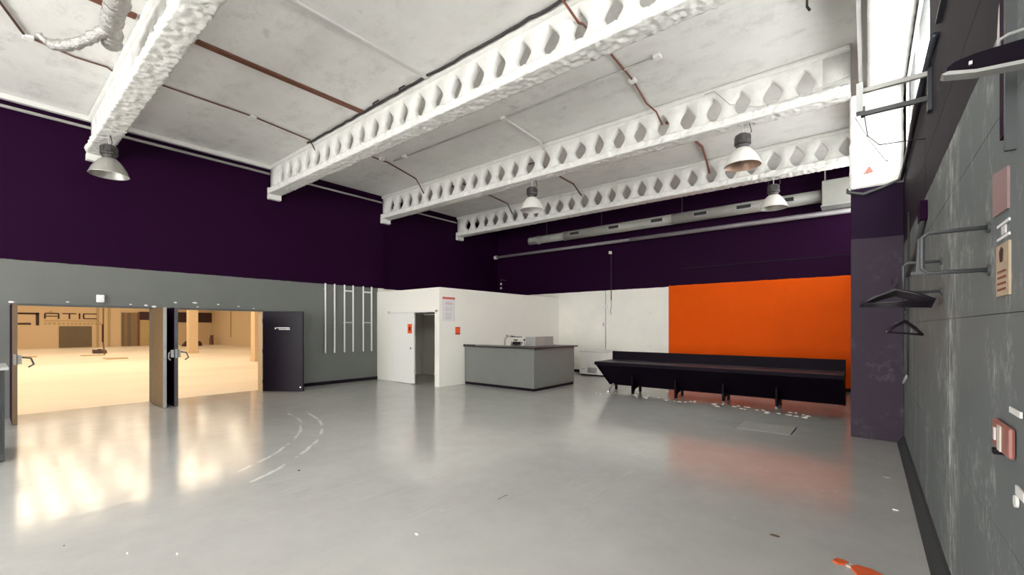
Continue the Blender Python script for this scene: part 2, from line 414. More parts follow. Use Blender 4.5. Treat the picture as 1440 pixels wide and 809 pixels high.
# ================================================================== CASTELLATED BEAMS
PITCH = 0.436
def hole_outline(n=6):
    # pointed hexagonal opening, corners softened: half width 0.125, half height 0.20
    pts = [(0.0, 0.205), (0.045, 0.155), (0.095, 0.08), (0.122, 0.02), (0.122, -0.02), (0.095, -0.08), (0.045, -0.155), (0.0, -0.205),
           (-0.045, -0.155), (-0.095, -0.08), (-0.122, -0.02), (-0.122, 0.02), (-0.095, 0.08), (-0.045, 0.155)]
    return pts
HOLE = hole_outline()
def beam(yc_, x0, x1, phase, label, seed, topline=True):
    t = thing('castellated_beam', (x0, yc_, 4.93), label, 'beam', 'white foam-coated castellated ceiling beams')
    zc = 5.28; half = 0.075; z0, z1 = 5.02, 5.58
    mb = MB()
    k0 = math.ceil((x0+0.2-phase)/PITCH); k1 = math.floor((x1-0.2-phase)/PITCH)
    xs0 = phase+(k0-0.5)*PITCH; xs1 = phase+(k1+0.5)*PITCH
    if xs0 > x0: mb.box(x0, xs0, yc_-half, yc_+half, z0, z1)
    if xs1 < x1: mb.box(xs1, x1, yc_-half, yc_+half, z0, z1)
    def jit(p, a=0.009):
        v = Vector(p)*9+Vector((seed*3, 0, 0)); return (p[0]+noise.noise(v)*a, p[1]+noise.noise(v+Vector((5, 1, 0)))*a*1.4, p[2]+noise.noise(v+Vector((0, 7, 2)))*a)
    n = len(HOLE)
    for k in range(k0, k1+1):
        cx = phase+k*PITCH; sw = 1+0.10*math.sin(k*2.3+seed); sh = 1+0.05*math.sin(k*1.7+seed*2)
        rings = []
        out = []
        for (px, pz) in HOLE:      # outer rectangle point in the same direction
            sx_ = (PITCH/2)/max(abs(px), 1e-6); sz_ = ((z1-z0)/2)/max(abs(pz), 1e-6); s_ = min(sx_, sz_)
            if abs(abs(px)-0.095) < 1e-6: out.append((math.copysign(PITCH/2, px), math.copysign(0.28, pz)))
            else:
                q = (px*s_, pz*s_); out.append(q)
        zmid = (z0+z1)/2
        for side in (-1, 1):
            hole = [jit((cx+px*sw, yc_+side*0.022, zc+pz*sh)) for px, pz in HOLE]
            lip = [jit((cx+px*sw*1.12, yc_+side*(half-0.028), zc+pz*sh*1.06)) for px, pz in HOLE]
            mid = [jit((cx+px*sw*1.32, yc_+side*half*1.02, zc+pz*sh*1.13), 0.006) for px, pz in HOLE]
            mid = [(max(cx-PITCH/2+0.01, min(cx+PITCH/2-0.01, p[0])), p[1], max(z0+0.01, min(z1-0.01, p[2]))) for p in mid]
            outr = [(cx+px, yc_+side*half, zmid+pz) for px, pz in out]
            rings.append((hole, lip, mid, outr))
        base = len(mb.v)
        for rg in rings:
            for r_ in rg: mb.v += r_
        def idx(side, ring, i): return base+side*4*n+ring*n+(i % n)
        for i in range(n):
            for sd in (0, 1):
                for rg in range(3):
                    mb.f.append((idx(sd, rg, i), idx(sd, rg, i+1), idx(sd, rg+1, i+1), idx(sd, rg+1, i)))
            mb.f.append((idx(0, 0, i), idx(0, 0, i+1), idx(1, 0, i+1), idx(1, 0, i)))
    mb.build('web', 'sprayed_foam', t, smooth=True)
    lumpy_box(x0, x1, yc_-0.155, yc_+0.155, 4.935, 5.065, 0.026, 0.026, 15, seed*5).build('bottom_flange', 'sprayed_foam', t, smooth=True)
    lumpy_box(x0, x1, yc_-0.12, yc_+0.12, 5.565, 5.645, 0.05, 0.010, 9, seed*7).build('top_flange', 'sprayed_foam', t, smooth=True)
    # bearing shoe at the left wall
    MB().prism([(yc_-0.15, 4.80), (yc_+0.15, 4.80), (yc_+0.15, 4.93), (yc_-0.15, 4.93)], 0, x0-0.02, x0+0.10).build('bearing_shoe', 'white_conduit', t, bevel=0.01)
    return t
BY = [1.44, 4.71, 7.98, 11.25]
beam(BY[0], XL+0.02, 0.0, -0.735, 'white foam-coated castellated beam with crinkled foil ducting hanging beside it', 1.3)
beam(BY[1], XL+0.02, 0.0, -1.87, 'white foam-coated castellated beam with a dark cable along its top edge', 2.6)
beam(BY[2], XL+0.02, -0.19, -0.735, 'white foam-coated castellated beam resting on the white pillar top', 3.9)
beam(BY[3], XL-0.08, 0.0, -0.755, 'white foam-coated castellated beam beside the ventilation duct and back wall', 5.1)

# ================================================================== PIPES, CONDUITS, CABLES AT THE CEILING
def pipe(name, pts, r, m, label, cat, group=None, seg=8, clips=()):
    if not clips:
        return tag(MB().tube(pts, r, seg).build(name, m, smooth=True), label, cat, group)
    t = thing(name, pts[0], label, cat, group)
    MB().tube(pts, r, seg).build('pipe_run', m, t, smooth=True)
    for c in clips: MB().box(c[0]-0.055, c[0]+0.055, c[1]-0.055, c[1]+0.055, c[2]-0.03, c[2]+0.023).build('junction_box', 'white_lacquer', t, bevel=0.008)
    return t
ZP = ZC-0.025
pipe('wall_pipe', [(XL+0.06, YF, 5.43), (XL+0.06, 4.60, 5.43)], 0.03, 'grey_conduit', 'thin pipe under the ceiling on the purple wall, beside the foil-hung beam', 'pipe')
pipe('wall_pipe', [(XL+0.06, 4.80, 5.43), (XL+0.06, 7.85, 5.43)], 0.028, 'grey_conduit', 'thin pipe on the purple wall between two castellated beams, over the rails', 'pipe')
pipe('wall_pipe', [(XL-0.06, 8.1, 5.43), (XL-0.06, 11.1, 5.43)], 0.028, 'grey_conduit', 'thin pipe on the purple wall above the white room', 'pipe')
# brown timber batten set in the ceiling
tag(MB().box(-7.40, -7.29, 1.60, 4.56, ZC-0.03, ZC).build('ceiling_batten', 'batten_wood'), 'brown wooden strip in the ceiling reaching the beam with the dark cable', 'batten')
tag(MB().box(-7.42, -7.31, YF, 1.29, ZC-0.03, ZC).build('ceiling_batten', 'batten_wood'), 'brown wooden strip in the ceiling behind the foil ducting', 'batten')
tag(MB().box(-5.55, -5.47, 1.60, 4.58, ZC-0.035, ZC).build('conduit_trunking', 'painted_trunk'), 'white painted trunking on the ceiling beside the brown wooden strip', 'trunking')
pipe('ceiling_cable', [(-9.02, 0.43, ZP), (-9.15, 0.9, ZP), (-9.12, 1.25, ZP), (-9.3, 1.5, 5.60), (-9.09, 1.65, ZP), (-9.10, 3.3, ZP), (-9.3, 4.5, ZP), (-9.36, 4.66, 5.45)], 0.014, 'rust_cable',
     'thin brown cable clipped to the ceiling, crossing over the foil-hung beam', 'cable', clips=[(-9.02, 0.43, ZP), (-9.12, 3.31, ZP)])
pipe('ceiling_cable', [(-9.02, 0.40, ZP), (-8.2, 0.12, ZP), (-6.4, -0.35, ZP)], 0.017, 'rust_cable', 'short brown cable running from a ceiling box towards the front', 'cable')
pipe('ceiling_cable', [(-9.0, 4.83, 5.35), (-9.05, 5.3, ZP), (-9.1, 6.36, ZP), (-9.5, 7.5, ZP), (-9.62, 7.75, 5.5), (-9.65, 7.9, 5.35)], 0.016, 'rust_cable',
     'brown cable on the ceiling entering a hole of the pillar-borne beam, near the purple wall', 'cable', clips=[(-9.0, 6.1, ZP)])
pipe('ceiling_conduit', [(-8.9, 6.36, ZP), (-5.42, 6.40, ZP), (-2.42, 6.38, ZP)], 0.016, 'grey_conduit', 'long thin grey conduit on the ceiling between the two middle beams', 'conduit', clips=[(-8.45, 6.36, ZP), (-5.42, 6.40, ZP), (-2.42, 6.38, ZP)])
pipe('ceiling_conduit', [(-5.42, 6.43, ZP), (-5.50, 7.70, ZP), (-5.53, 7.86, 5.5)], 0.02, 'white_conduit', 'white branch conduit dropping to the beam from the long grey conduit', 'conduit')
pipe('copper_pipe', [(-2.55, 2.2, ZP), (-2.75, 3.9, ZP), (-2.85, 4.42, 5.56), (-2.75, 4.66, 5.34), (-2.80, 4.85, 5.45), (-2.92, 5.6, ZP), (-2.96, 6.72, ZP), (-3.08, 7.6, ZP), (-2.98, 7.80, 5.52), (-2.93, 7.97, 5.33)], 0.016, 'copper_pipe',
     'reddish copper pipe threading through holes of both middle beams', 'pipe', clips=[(-2.97, 6.75, ZP)])
pipe('ceiling_conduit', [(-8.6, 9.6, ZP), (-5.0, 9.62, ZP), (-2.5, 9.6, ZP)], 0.018, 'grey_conduit', 'long thin grey conduit on the ceiling between the two rear beams', 'conduit', clips=[(-6.6, 9.6, ZP)])
pipe('ceiling_cable', [(-8.72, 8.1, 5.4), (-8.8, 8.6, ZP), (-8.95, 9.9, ZP), (-9.1, 10.9, ZP), (-9.13, 11.2, 5.35)], 0.018, 'rust_cable', 'brown cable between the rear beams near the purple wall', 'cable')
pipe('ceiling_cable', [(-6.2, 8.1, 5.4), (-6.3, 8.6, ZP), (-6.42, 10.6, ZP), (-6.49, 11.15, 5.45)], 0.018, 'rust_cable', 'brown cable between the rear beams beside the hanging lamp', 'cable')
pipe('ceiling_cable', [(-2.9, 8.1, 5.4), (-2.95, 8.6, ZP), (-2.86, 10.2, ZP), (-2.98, 10.95, 5.60), (-2.97, 11.2, 5.33)], 0.026, 'copper_pipe', 'reddish brown cable between the rear beams, dropping into a hole', 'cable')
# dark jagged cable along the top of the second beam
pts = [(-9.5+i*0.16, 4.545+random.uniform(-0.012, 0.012), 5.625+random.uniform(-0.012, 0.012)) for i in range(52)]
pipe('beam_cable', pts, 0.020, 'dark_cable', 'dark ragged cable lying along the top edge of a white beam', 'cable', seg=6)
for x, lab in ((-6.0, 'small dark bent hook at the top of the white beam, beside the white trunking'), (-6.75, 'small dark bent hook at the top of the white beam, beside the brown strip')):
    tag(MB().tube([(x, 4.50, 5.64), (x, 4.40, 5.55), (x+0.05, 4.36, 5.48), (x+0.10, 4.40, 5.50)], 0.014, 6).build('ceiling_hook', 'dark_cable', smooth=True), lab, 'hook')
tag(MB().tube([(-0.58, 6.48, ZC), (-0.58, 6.47, 5.56), (-0.55, 6.47, 5.50)], 0.015, 6).build('ceiling_hook', 'dark_cable', smooth=True), 'small dark hook in the ceiling near the high window', 'hook')

# foil ducting beside the first beam
fd = thing('foil_duct', (-7.6, 1.0, 5.2), 'crinkled silver foil duct hanging loose beside a white beam', 'duct')
def crinkle(pts, r, seed):
    P2 = []; rs = []
    for i in range(len(pts)-1):
        a, b_ = Vector(pts[i]), Vector(pts[i+1]); n = max(2, int((b_-a).length/0.035))
        for k in range(n):
            p = a.lerp(b_, k/n); P2.append(p+Vector((noise.noise(p*9), noise.noise(p*9+Vector((3, 1, 0))), noise.noise(p*9+Vector((0, 5, 1)))))*0.018)
            rs.append(r*(1+0.22*noise.noise(p*17+Vector((seed, 0, 0)))+0.08*math.sin(len(rs)*2.1)))
    return MB().tube(P2, rs, 12)
crinkle([(-6.0, 0.93, 5.30), (-6.6, 0.98, 5.28), (-7.2, 1.02, 5.26), (-7.55, 1.08, 5.25)], 0.105, 1).build('duct_trunk', 'aluminium_foil', fd, smooth=True)
crinkle([(-7.15, 1.0, 5.22), (-7.45, 0.85, 5.16), (-7.8, 0.70, 5.14), (-8.05, 0.56, 5.20)], 0.062, 2).build('duct_branch', 'aluminium_foil', fd, smooth=True)
crinkle([(-8.05, 0.56, 5.20), (-8.10, 0.50, 5.27), (-8.06, 0.47, 5.33)], 0.035, 3).build('duct_tail', 'aluminium_foil', fd, smooth=True)

# ================================================================== PENDANT LAMPS
def lamp(x, y, ztop, label, shade='lamp_white', inner='lamp_alu', hang=5.0, sc=1.0):
    t = thing('pendant_lamp', (x, y, 4.27), label, 'lamp', 'industrial bell lamps under the beams')
    MB().tube([(x, y, 4.74), (x, y, hang)], 0.010, 6).build('suspension_rod', 'light_steel', t)
    MB().tube([(x+0.03, y, 4.72), (x+0.13, y+0.02, 4.80), (x+0.10, y, hang)], 0.007, 6).build('power_cable', 'dark_cable', t, smooth=True)
    MB().lathe([(0.0, 4.79), (0.075, 4.785), (0.112, 4.76), (0.118, 4.66), (0.125, 4.65), (0.125, 4.615), (0.10, 4.60), (0.095, 4.55), (0.0, 4.55)], (x, y, 0), 24).build('ballast_cap', 'lamp_cap', t, smooth=False)
    for k in range(8):
        a = 2*math.pi*k/8
        MB().bar((x+0.118*math.cos(a), y+0.118*math.sin(a), 4.63), (x+0.118*math.cos(a), y+0.118*math.sin(a), 4.75), 0.012, 0.012).build('cooling_fin', 'lamp_cap', t)
    out = [(0.085, 4.555), (0.11, 4.54), (0.15, 4.50), (0.20, 4.43), (0.24, 4.36), (0.265, 4.29), (0.275, 4.272)]
    inn = [(r-0.006, z-0.004) for r, z in reversed(out)]
    MB().lathe(out+[(0.279, 4.266), (0.275, 4.260)], (x, y, 0), 40).build('lamp_shade', shade, t, smooth=True)
    MB().lathe([(0.272, 4.262)]+inn[1:]+[(0.0, 4.55)], (x, y, 0), 40).build('reflector', inner, t, smooth=True)
    MB().lathe([(0.0, 4.52), (0.03, 4.50), (0.045, 4.42), (0.035, 4.36), (0.0, 4.34)], (x, y, 0), 16).build('bulb', 'bulb_glass', t, smooth=True)
    return t
lamp(-10.3, BY[0], 0, 'grey metal bell lamp under the foil-hung beam at the purple wall', 'lamp_alu', 'lamp_alu', 4.95)
lamp(-5.93, BY[2], 0, 'white bell lamp under the middle of the pillar-borne beam', 'lamp_white', 'lamp_white', 4.95)
lamp(-1.60, BY[2], 0, 'white bell lamp with copper-brown inside, on the pillar-borne beam', 'lamp_white', 'lamp_copper_inside', 4.95)
lamp(-1.63, BY[3], 0, 'white bell lamp hanging in front of the ventilation duct', 'lamp_white', 'lamp_alu', 4.95)

# ================================================================== BACK WALL SERVICES
t = thing('ventilation_duct', (-5.3, 13.0, 4.63), 'long round grey ventilation duct with black slot vents on the purple wall', 'duct')
MB().tube([(-9.76, 13.0, 4.79), (-8.25, 13.0, 4.79)], 0.140, 24).build('duct_section', 'duct_metal', t, smooth=True)
MB().tube([(-8.20, 13.0, 4.79), (-4.5, 13.0, 4.79)], 0.155, 24).build('duct_section', 'duct_metal', t, smooth=True)
MB().tube([(-4.48, 13.0, 4.79), (-0.875, 13.0, 4.79)], 0.155, 24).build('duct_section', 'duct_metal', t, smooth=True)
for x in (-9.35, -8.23, -4.49): MB().tube([(x-0.02, 13.0, 4.79), (x+0.02, 13.0, 4.79)], 0.163, 24).build('duct_collar', 'duct_metal', t)
for x in (-9.5, -8.9, -7.75, -6.3, -4.9, -3.65, -2.55, -1.6):
    v = MB().box(x-0.19, x+0.19, 12.842, 12.862, 4.735, 4.865).build('vent_frame', 'grille_grey' if x > -6.5 else 'duct_metal', t)
    MB().box(x-0.17, x+0.17, 12.836, 12.85, 4.755, 4.845).build('vent_slot', 'vent_black' if x > -8.5 else 'grille_grey', v)
for x in (-9.0, -6.8, -4.2, -2.0): MB().box(x-0.012, x+0.012, 12.99, 13.01, 4.9, ZC).build('hanger_strap', 'dark_cable', t)
t = thing('air_unit_box', (-0.55, 13.0, 4.42), 'pale grey air unit box at the end of the duct beside the pillar', 'air unit')
MB().box(-0.85, -0.22, 12.75, 13.3, 4.50, 5.10).build('housing', 'duct_metal', t, bevel=0.02)
MB().box(-0.87, -0.20, 12.73, 13.32, 4.475, 4.505).build('base_tray', 'grille_grey', t)
for x in (-0.80, -0.28): MB().box(x-0.015, x+0.015, 13.0, 13.03, 5.1, ZC).build('hanger_strap', 'grey_conduit', t)
t = thing('service_pipe', (-6, 13.2, 4.4), 'long thin grey pipe below the ventilation duct on the purple wall', 'pipe')
MB().tube([(-11.62, 13.2, 4.40), (-5.9, 13.2, 4.40)], 0.055, 12).build('pipe_run', 'pipe_grey', t, smooth=True)
MB().tube([(-5.9, 13.2, 4.40), (-0.25, 13.2, 4.40)], 0.065, 12).build('pipe_run', 'pipe_grey', t, smooth=True)
MB().tube([(-11.68, 13.2, 4.40), (-11.56, 13.2, 4.40)], 0.075, 12).build('end_cap', 'white_gloss', t)
for x in (-9.5, -7, -4.5, -2): MB().box(x-0.015, x+0.015, 13.2, YB-0.003, 4.39, 4.41).build('pipe_bracket', 'dark_cable', t)
tag(MB().box(-4.4, -0.2, YB-0.02, YB, 3.37, 3.39).build('wall_trunking', 'black_matte'), 'thin dark trunking on the purple wall above the orange field', 'trunking')
t = thing('wall_cable', (-6.69, 13.47, 2.1), 'black cable hanging from a white spotlight over the white wall field', 'cable')
MB().tube([(-6.69, 13.47, 4.05), (-6.69, 13.47, 2.5)], 0.014, 6).build('cable_run', 'dark_cable', t)
MB().tube([(-6.69, 13.47, 2.5), (-6.68, 13.46, 2.3), (-6.72, 13.47, 2.15), (-6.69, 13.47, 2.02)], 0.012, 6).build('loose_end', 'grey_conduit', t, smooth=True)
t = thing('wall_spotlight', (-6.69, 13.4, 4.05), 'small white spotlight fixed on the purple back wall', 'spotlight')
MB().lathe([(0.0, 0.07), (0.05, 0.06), (0.06, -0.03), (0.0, -0.03)], (-6.69, 13.40, 4.08), 16).build('spot_head', 'white_gloss', t, smooth=True)
MB().box(-6.70, -6.68, 13.40, YB, 4.09, 4.11).build('spot_arm', 'dark_cable', t)
t = thing('wall_conduit', (-6.9, 13.48, 0.9), 'thin pale conduit with a small switch running down the white wall', 'conduit')
MB().tube([(-6.9, 13.48, 2.83), (-6.9, 13.48, 0.85)], 0.014, 6).build('conduit_run', 'grey_conduit', t)
MB().box(-6.96, -6.84, 13.45, YB, 2.24, 2.34).build('conduit_box', 'paper', t, bevel=0.006)
sw = MB().box(-7.02, -6.90, 13.45, YB, 1.60, 1.78).build('switch_plate', 'paper', t, bevel=0.006)
MB().box(-6.985, -6.945, 13.44, 13.452, 1.66, 1.71).build('switch_button', 'red_print', sw)
for z, lab in ((2.02, 'small dark screw hole in the white wall, upper of two'), (0.98, 'small dark screw hole in the white wall, lower of two')):
    tag(MB().lathe([(0.0, 0.0), (0.022, 0.002), (0.02, 0.02), (0.0, 0.02)], (-5.35, 13.485, z), 8).build('wall_plug', 'grey_conduit'), lab, 'wall plug')
t = thing('wall_lamp', (-11.6, 13.0, 3.3), 'tiny chrome spotlight pair on the dark purple wall above the white room', 'spotlight')
for z in (3.15, 3.32): MB().lathe([(0.0, 0.04), (0.035, 0.03), (0.04, -0.03), (0.0, -0.04)], (-11.35, 13.2, z), 12).build('spot_head', 'white_gloss', t, smooth=True)
MB().tube([(-11.35, 13.2, 3.1), (-11.35, 13.2, 3.5)], 0.012, 6).build('spot_rail', 'dark_cable', t)
MB().box(-11.36, -11.34, 13.2, YB, 3.48, 3.50).build('rail_arm', 'dark_cable', t)

# ================================================================== WHITE ROOM (partition)
PY, PX, PZ = 7.72, -8.8, 2.66
struct(MB().box(XL-0.1, -10.0, PY, PY+0.1, 0, PZ).box(-10.0, -8.98, PY, PY+0.1, 2.0, PZ).box(-8.98, PX, PY, PY+0.1, 0, PZ).build('wall_partition_front', 'white_paint'))
struct(MB().box(PX-0.1, PX, PY+0.1, YB, 0, PZ).build('wall_partition_side', 'white_paint'))
struct(MB().box(XL-0.1, PX-0.1, PY+0.1, YB, PZ-0.12, PZ-0.02).build('ceiling_partition', 'white_paint'))
struct(MB().box(XL-0.12, PX-0.1, 9.6, 9.7, 0, PZ-0.12).build('wall_inner', 'white_paint'))
# sliding door
dr = struct(thing('door_1', (-10.4, PY-0.04, 0), 'white sliding door with orange sign standing half open', 'door'))
MB().box(-10.86, -9.80, PY-0.055, PY-0.012, 0.02, 2.0).build('door_leaf', 'white_lacquer', dr, bevel=0.004)
MB().box(-9.835, -9.795, PY-0.058, PY-0.010, 0.02, 2.0).build('door_edge', 'white_gloss', dr)
s = MB().box(-10.07, -9.88, PY-0.060, PY-0.055, 1.42, 1.68).build('door_sign', 'orange_print', dr)
MB().box(-10.01, -9.94, PY-0.063, PY-0.060, 1.50, 1.60).build('sign_symbol', 'dark_print', s)
MB().lathe([(0.0, 0.0), (0.025, 0.002), (0.025, 0.01), (0.0, 0.01)], (0, 0, 0), 12).build('finger_pull', 'dark_steel', dr).matrix_local = Matrix.Translation((-9.93+10.4, -0.02, 1.0)) @ Matrix.Rotation(R(90), 4, 'X')
MB().box(-10.98, -8.88, PY-0.065, PY-0.0, 2.005, 2.05).build('slide_rail', 'white_gloss', dr)
for x in (-10.98, -8.88): MB().box(x-0.015, x+0.015, PY-0.07, PY, 1.995, 2.06).build('rail_stop', 'grey_conduit', dr)
# curtain inside the small room
cu = MB(); n = 40
pts = [(-9.34+0.30*i/n, 8.25+0.035*math.sin(i*0.95)) for i in range(n+1)]
cu.add([(x, y, z) for z in (0.12, 1.95) for x, y in pts] , [(i, i+1, n+2+i, n+1+i) for i in range(n)])
co = tag(cu.build('hanging_curtain', 'curtain', smooth=True), 'pale curtain hanging inside the small white room', 'curtain')
sd = co.modifiers.new('thick', 'SOLIDIFY'); sd.thickness = 0.006
struct(MB().tube([(PX-0.1, 8.25, 1.96), (XL, 8.25, 1.96)], 0.012, 8).build('trim_2', 'white_conduit'))
# poster and sign on the partition side wall (plane X = PX)
t = thing('notice_poster', (PX, 8.05, 1.76), 'pale notice poster with a red header on the white partition', 'poster')
MB().box(PX, PX+0.006, 7.83, 8.27, 1.76, 2.40).build('sheet', 'paper', t)
MB().box(PX+0.004, PX+0.009, 7.83, 8.28, 2.35, 2.41).build('header_bar', 'red_print', t)
MB().box(PX+0.004, PX+0.008, 8.262, 8.27, 1.76, 2.35).build('sheet_edge', 'print_grey', t)
z = 2.27
for i in range(13):
    if i not in (3, 7): MB().box(PX+0.004, PX+0.0075, 7.93, 7.93+random.uniform(0.18, 0.28), z, z+0.014).build('text_line', 'red_print' if i == 1 else 'print_grey', t)
    z -= 0.038
t = thing('wall_sign', (PX, 8.39, 1.4), 'small orange sign on the white partition above the counter', 'sign')
MB().box(PX, PX+0.006, 8.30, 8.48, 1.39, 1.60).build('sign_plate', 'orange_print', t)
MB().box(PX+0.005, PX+0.008, 8.32, 8.46, 1.57, 1.585).build('sign_text', 'dark_print', t); MB().box(PX+0.005, PX+0.008, 8.32, 8.46, 1.40, 1.42).build('sign_text', 'dark_print', t)

# ================================================================== RECEPTION COUNTER
t = thing('reception_counter', (-7.5, 9.2, 0), 'grey L-shaped reception counter with black worktop and black plinth', 'counter')
MB().box(-8.795, -6.37, 8.66, 8.70, 0.07, 1.05).build('front_panel', 'counter_grey', t)
MB().box(-6.41, -6.37, 8.70, 10.55, 0.07, 1.05).build('side_panel', 'counter_grey', t)
MB().box(-6.378, -6.362, 8.652, 8.668, 0.07, 1.05).build('corner_strip', 'counter_grey', t)
MB().box(-8.795, -6.385, 8.675, 8.72, 0.0, 0.07).box(-6.43, -6.385, 8.72, 10.54, 0, 0.07).build('plinth', 'black_skirting', t)
MB().box(-8.795, -6.31, 8.60, 9.30, 1.05, 1.085).build('worktop', 'counter_top', t, bevel=0.004)
MB().box(-7.35, -6.31, 9.30, 10.66, 1.05, 1.085).build('worktop', 'counter_top', t, bevel=0.004)
tag(MB().box(-8.795, -8.42, 8.60, 8.70, 1.0855, 1.115).build('counter_batten', 'counter_top', bevel=0.004), 'short dark batten on the counter worktop against the white partition', 'batten')
MB().box(-8.795, -7.3, 9.24, 9.27, 0, 1.05).box(-7.33, -7.30, 9.27, 10.55, 0, 1.05).build('rear_panel', 'black_matte', t)
# items on the counter
t = thing('beer_tap', (-7.62, 9.02, 1.085), 'bent chrome drinks tap on the counter beside the grey box', 'tap')
MB().tube([(-7.62, 9.02, 1.085), (-7.62, 9.02, 1.24), (-7.58, 9.02, 1.31), (-7.50, 9.03, 1.345), (-7.42, 9.04, 1.345)], 0.022, 10).build('tap_neck', 'galvanised', t, smooth=True)
MB().tube([(-7.55, 9.03, 1.345), (-7.40, 9.05, 1.345), (-7.28, 9.06, 1.335), (-7.08, 9.08, 1.335)], [0.02, 0.022, 0.012, 0.010], 8).build('tap_arm', 'dark_steel', t, smooth=True)
MB().tube([(-7.57, 9.02, 1.35), (-7.545, 9.02, 1.385)], 0.012, 8).build('tap_lever', 'dark_steel', t)
t = thing('drip_tray_rack', (-7.25, 9.1, 1.085), 'dark wire rack of small parts on the counter under the tap', 'rack')
MB().box(-7.42, -7.10, 9.02, 9.16, 1.085, 1.10).build('rack_base', 'dark_steel', t)
for i in range(7): MB().tube([(-7.40+i*0.046, 9.02, 1.11), (-7.385+i*0.046, 9.03, 1.21), (-7.36+i*0.046, 9.05, 1.12), (-7.37+i*0.046, 9.10, 1.20)], 0.013, 6).build('rack_coil', 'black_matte', t)
MB().box(-7.34, -7.24, 9.05, 9.11, 1.235, 1.265).build('rack_handle', 'dark_steel', t); MB().bar((-7.29, 9.08, 1.1), (-7.29, 9.08, 1.24), 0.015, 0.015).build('rack_post', 'dark_steel', t)
tag(MB().tube([(-7.03, 9.12, 1.085), (-7.03, 9.12, 1.245)], 0.006, 6).lathe([(0, 0.03), (0.026, 0.015), (0.026, -0.015), (0, -0.03)], (-7.03, 9.12, 1.26), 10).build('small_knob', 'dark_steel', smooth=True), 'tiny dark knob on a thin stalk on the counter', 'knob')
t = thing('metal_screen_box', (-6.9, 9.6, 1.085), 'pale grey brushed metal box standing on the counter corner', 'box')
MB().box(-6.96, -6.90, 9.42, 10.30, 1.085, 1.335).build('front_plate', 'galvanised', t, bevel=0.005)
MB().box(-7.22, -6.96, 9.42, 9.45, 1.085, 1.33).build('side_plate', 'galvanised', t)
MB().box(-7.22, -6.96, 10.27, 10.30, 1.085, 1.33).build('side_plate', 'galvanised', t)
MB().box(-6.902, -6.895, 9.86, 9.87, 1.09, 1.33).build('plate_seam', 'light_steel', t)

# chest freezer
t = thing('chest_freezer', (-6.95, 12.9, 0), 'white chest freezer with a small grille against the white wall', 'freezer')
MB().box(-7.42, -6.45, 12.62, 13.25, 0.05, 0.78).build('cabinet_body', 'white_lacquer', t, bevel=0.015)
MB().box(-7.44, -6.43, 12.60, 13.27, 0.785, 0.835).build('lid', 'white_gloss', t, bevel=0.012)
MB().box(-7.42, -6.45, 12.63, 13.25, 0.775, 0.79).build('lid_seal', 'grille_grey', t)
g = MB().box(-7.10, -6.78, 12.608, 12.625, 0.10, 0.27).build('grille', 'grille_grey', t)
for i in range(6): MB().box(-7.09, -6.79, 12.600, 12.610, 0.112+i*0.026, 0.124+i*0.026).build('grille_slat', 'print_grey', g)
p = MB().box(-7.40, -7.14, 12.610, 12.625, 0.10, 0.30).build('control_panel', 'white_gloss', t)
for x in (-7.30, -7.24): MB().lathe([(0, 0.0), (0.014, 0.002), (0.012, 0.012), (0, 0.012)], (0, 0, 0), 10).build('control_knob', 'dark_steel', p).matrix_local = Matrix.Translation((x, 12.612, 0.225)) @ Matrix.Rotation(R(90), 4, 'X')
MB().box(-7.40, -6.47, 12.66, 13.2, 0.0, 0.05).build('plinth', 'black_matte', t)

# ================================================================== LONG BENCH
t = thing('long_bench', (-2.7, 9.9, 0), 'long dark purple bench with low backrest and slanted dividers below the orange wall', 'bench')
BX0, BX1 = -5.12, -0.32
MB().box(BX0, BX1, 9.42, 10.42, 0.735, 0.765).build('seat_board', 'bench_top', t, bevel=0.004)
MB().box(BX0, BX1, 9.415, 9.44, 0.69, 0.762).build('front_rail', 'bench_dark', t)
MB().box(BX0-0.02, BX1, 10.42, 10.47, 0.66, 0.975).build('backrest', 'bench_dark', t, bevel=0.004)
MB().prism([(9.44, 0.735), (10.22, 0.15), (10.25, 0.15), (9.50, 0.735)], 0, BX0+0.03, BX1-0.03).build('slanted_front', 'bench_dark', t)
MB().box(BX0+0.03, BX1-0.03, 10.385, 10.41, 0.15, 0.735).build('rear_panel', 'bench_dark', t)
MB().box(BX0+0.03, BX1-0.03, 10.22, 10.41, 0.135, 0.15).build('bottom_board', 'bench_dark', t)
for x in (BX0, BX1-0.03): MB().prism([(9.42, 0.735), (10.22, 0.13), (10.42, 0.13), (10.42, 0.735)], 0, x, x+0.03).build('end_panel', 'bench_dark', t)
prof = [(9.87, 0.42), (9.87, 0.045), (9.97, 0.03), (10.03, 0.10), (10.22, 0.13), (10.22, 0.15)]
for i, x in enumerate((BX0+0.10, -4.38, -3.36, -2.37, -1.40)):
    if 0 < i < 5: MB().prism(prof, 0, x, x+0.035).build('divider', 'bench_dark', t)
    MB().lathe([(0, 0.0), (0.035, 0.0), (0.035, 0.03), (0.02, 0.05), (0, 0.05)], (x+0.018, 9.92, 0), 12).build('foot_cap', 'steel' if i in (0, 3, 4) else 'bench_dark', t, smooth=False)
    if i == 0: MB().bar((x+0.018, 9.95, 0.045), (x+0.018, 10.20, 0.16), 0.03, 0.03).build('foot_strut', 'light_steel' if i == 0 else 'bench_dark', t)
    MB().bar((x+0.018, 10.36, 0), (x+0.018, 10.36, 0.14), 0.05, 0.05).build('rear_foot', 'bench_dark', t)
# orange board standing in the gap at the bench's end is the painted wall itself

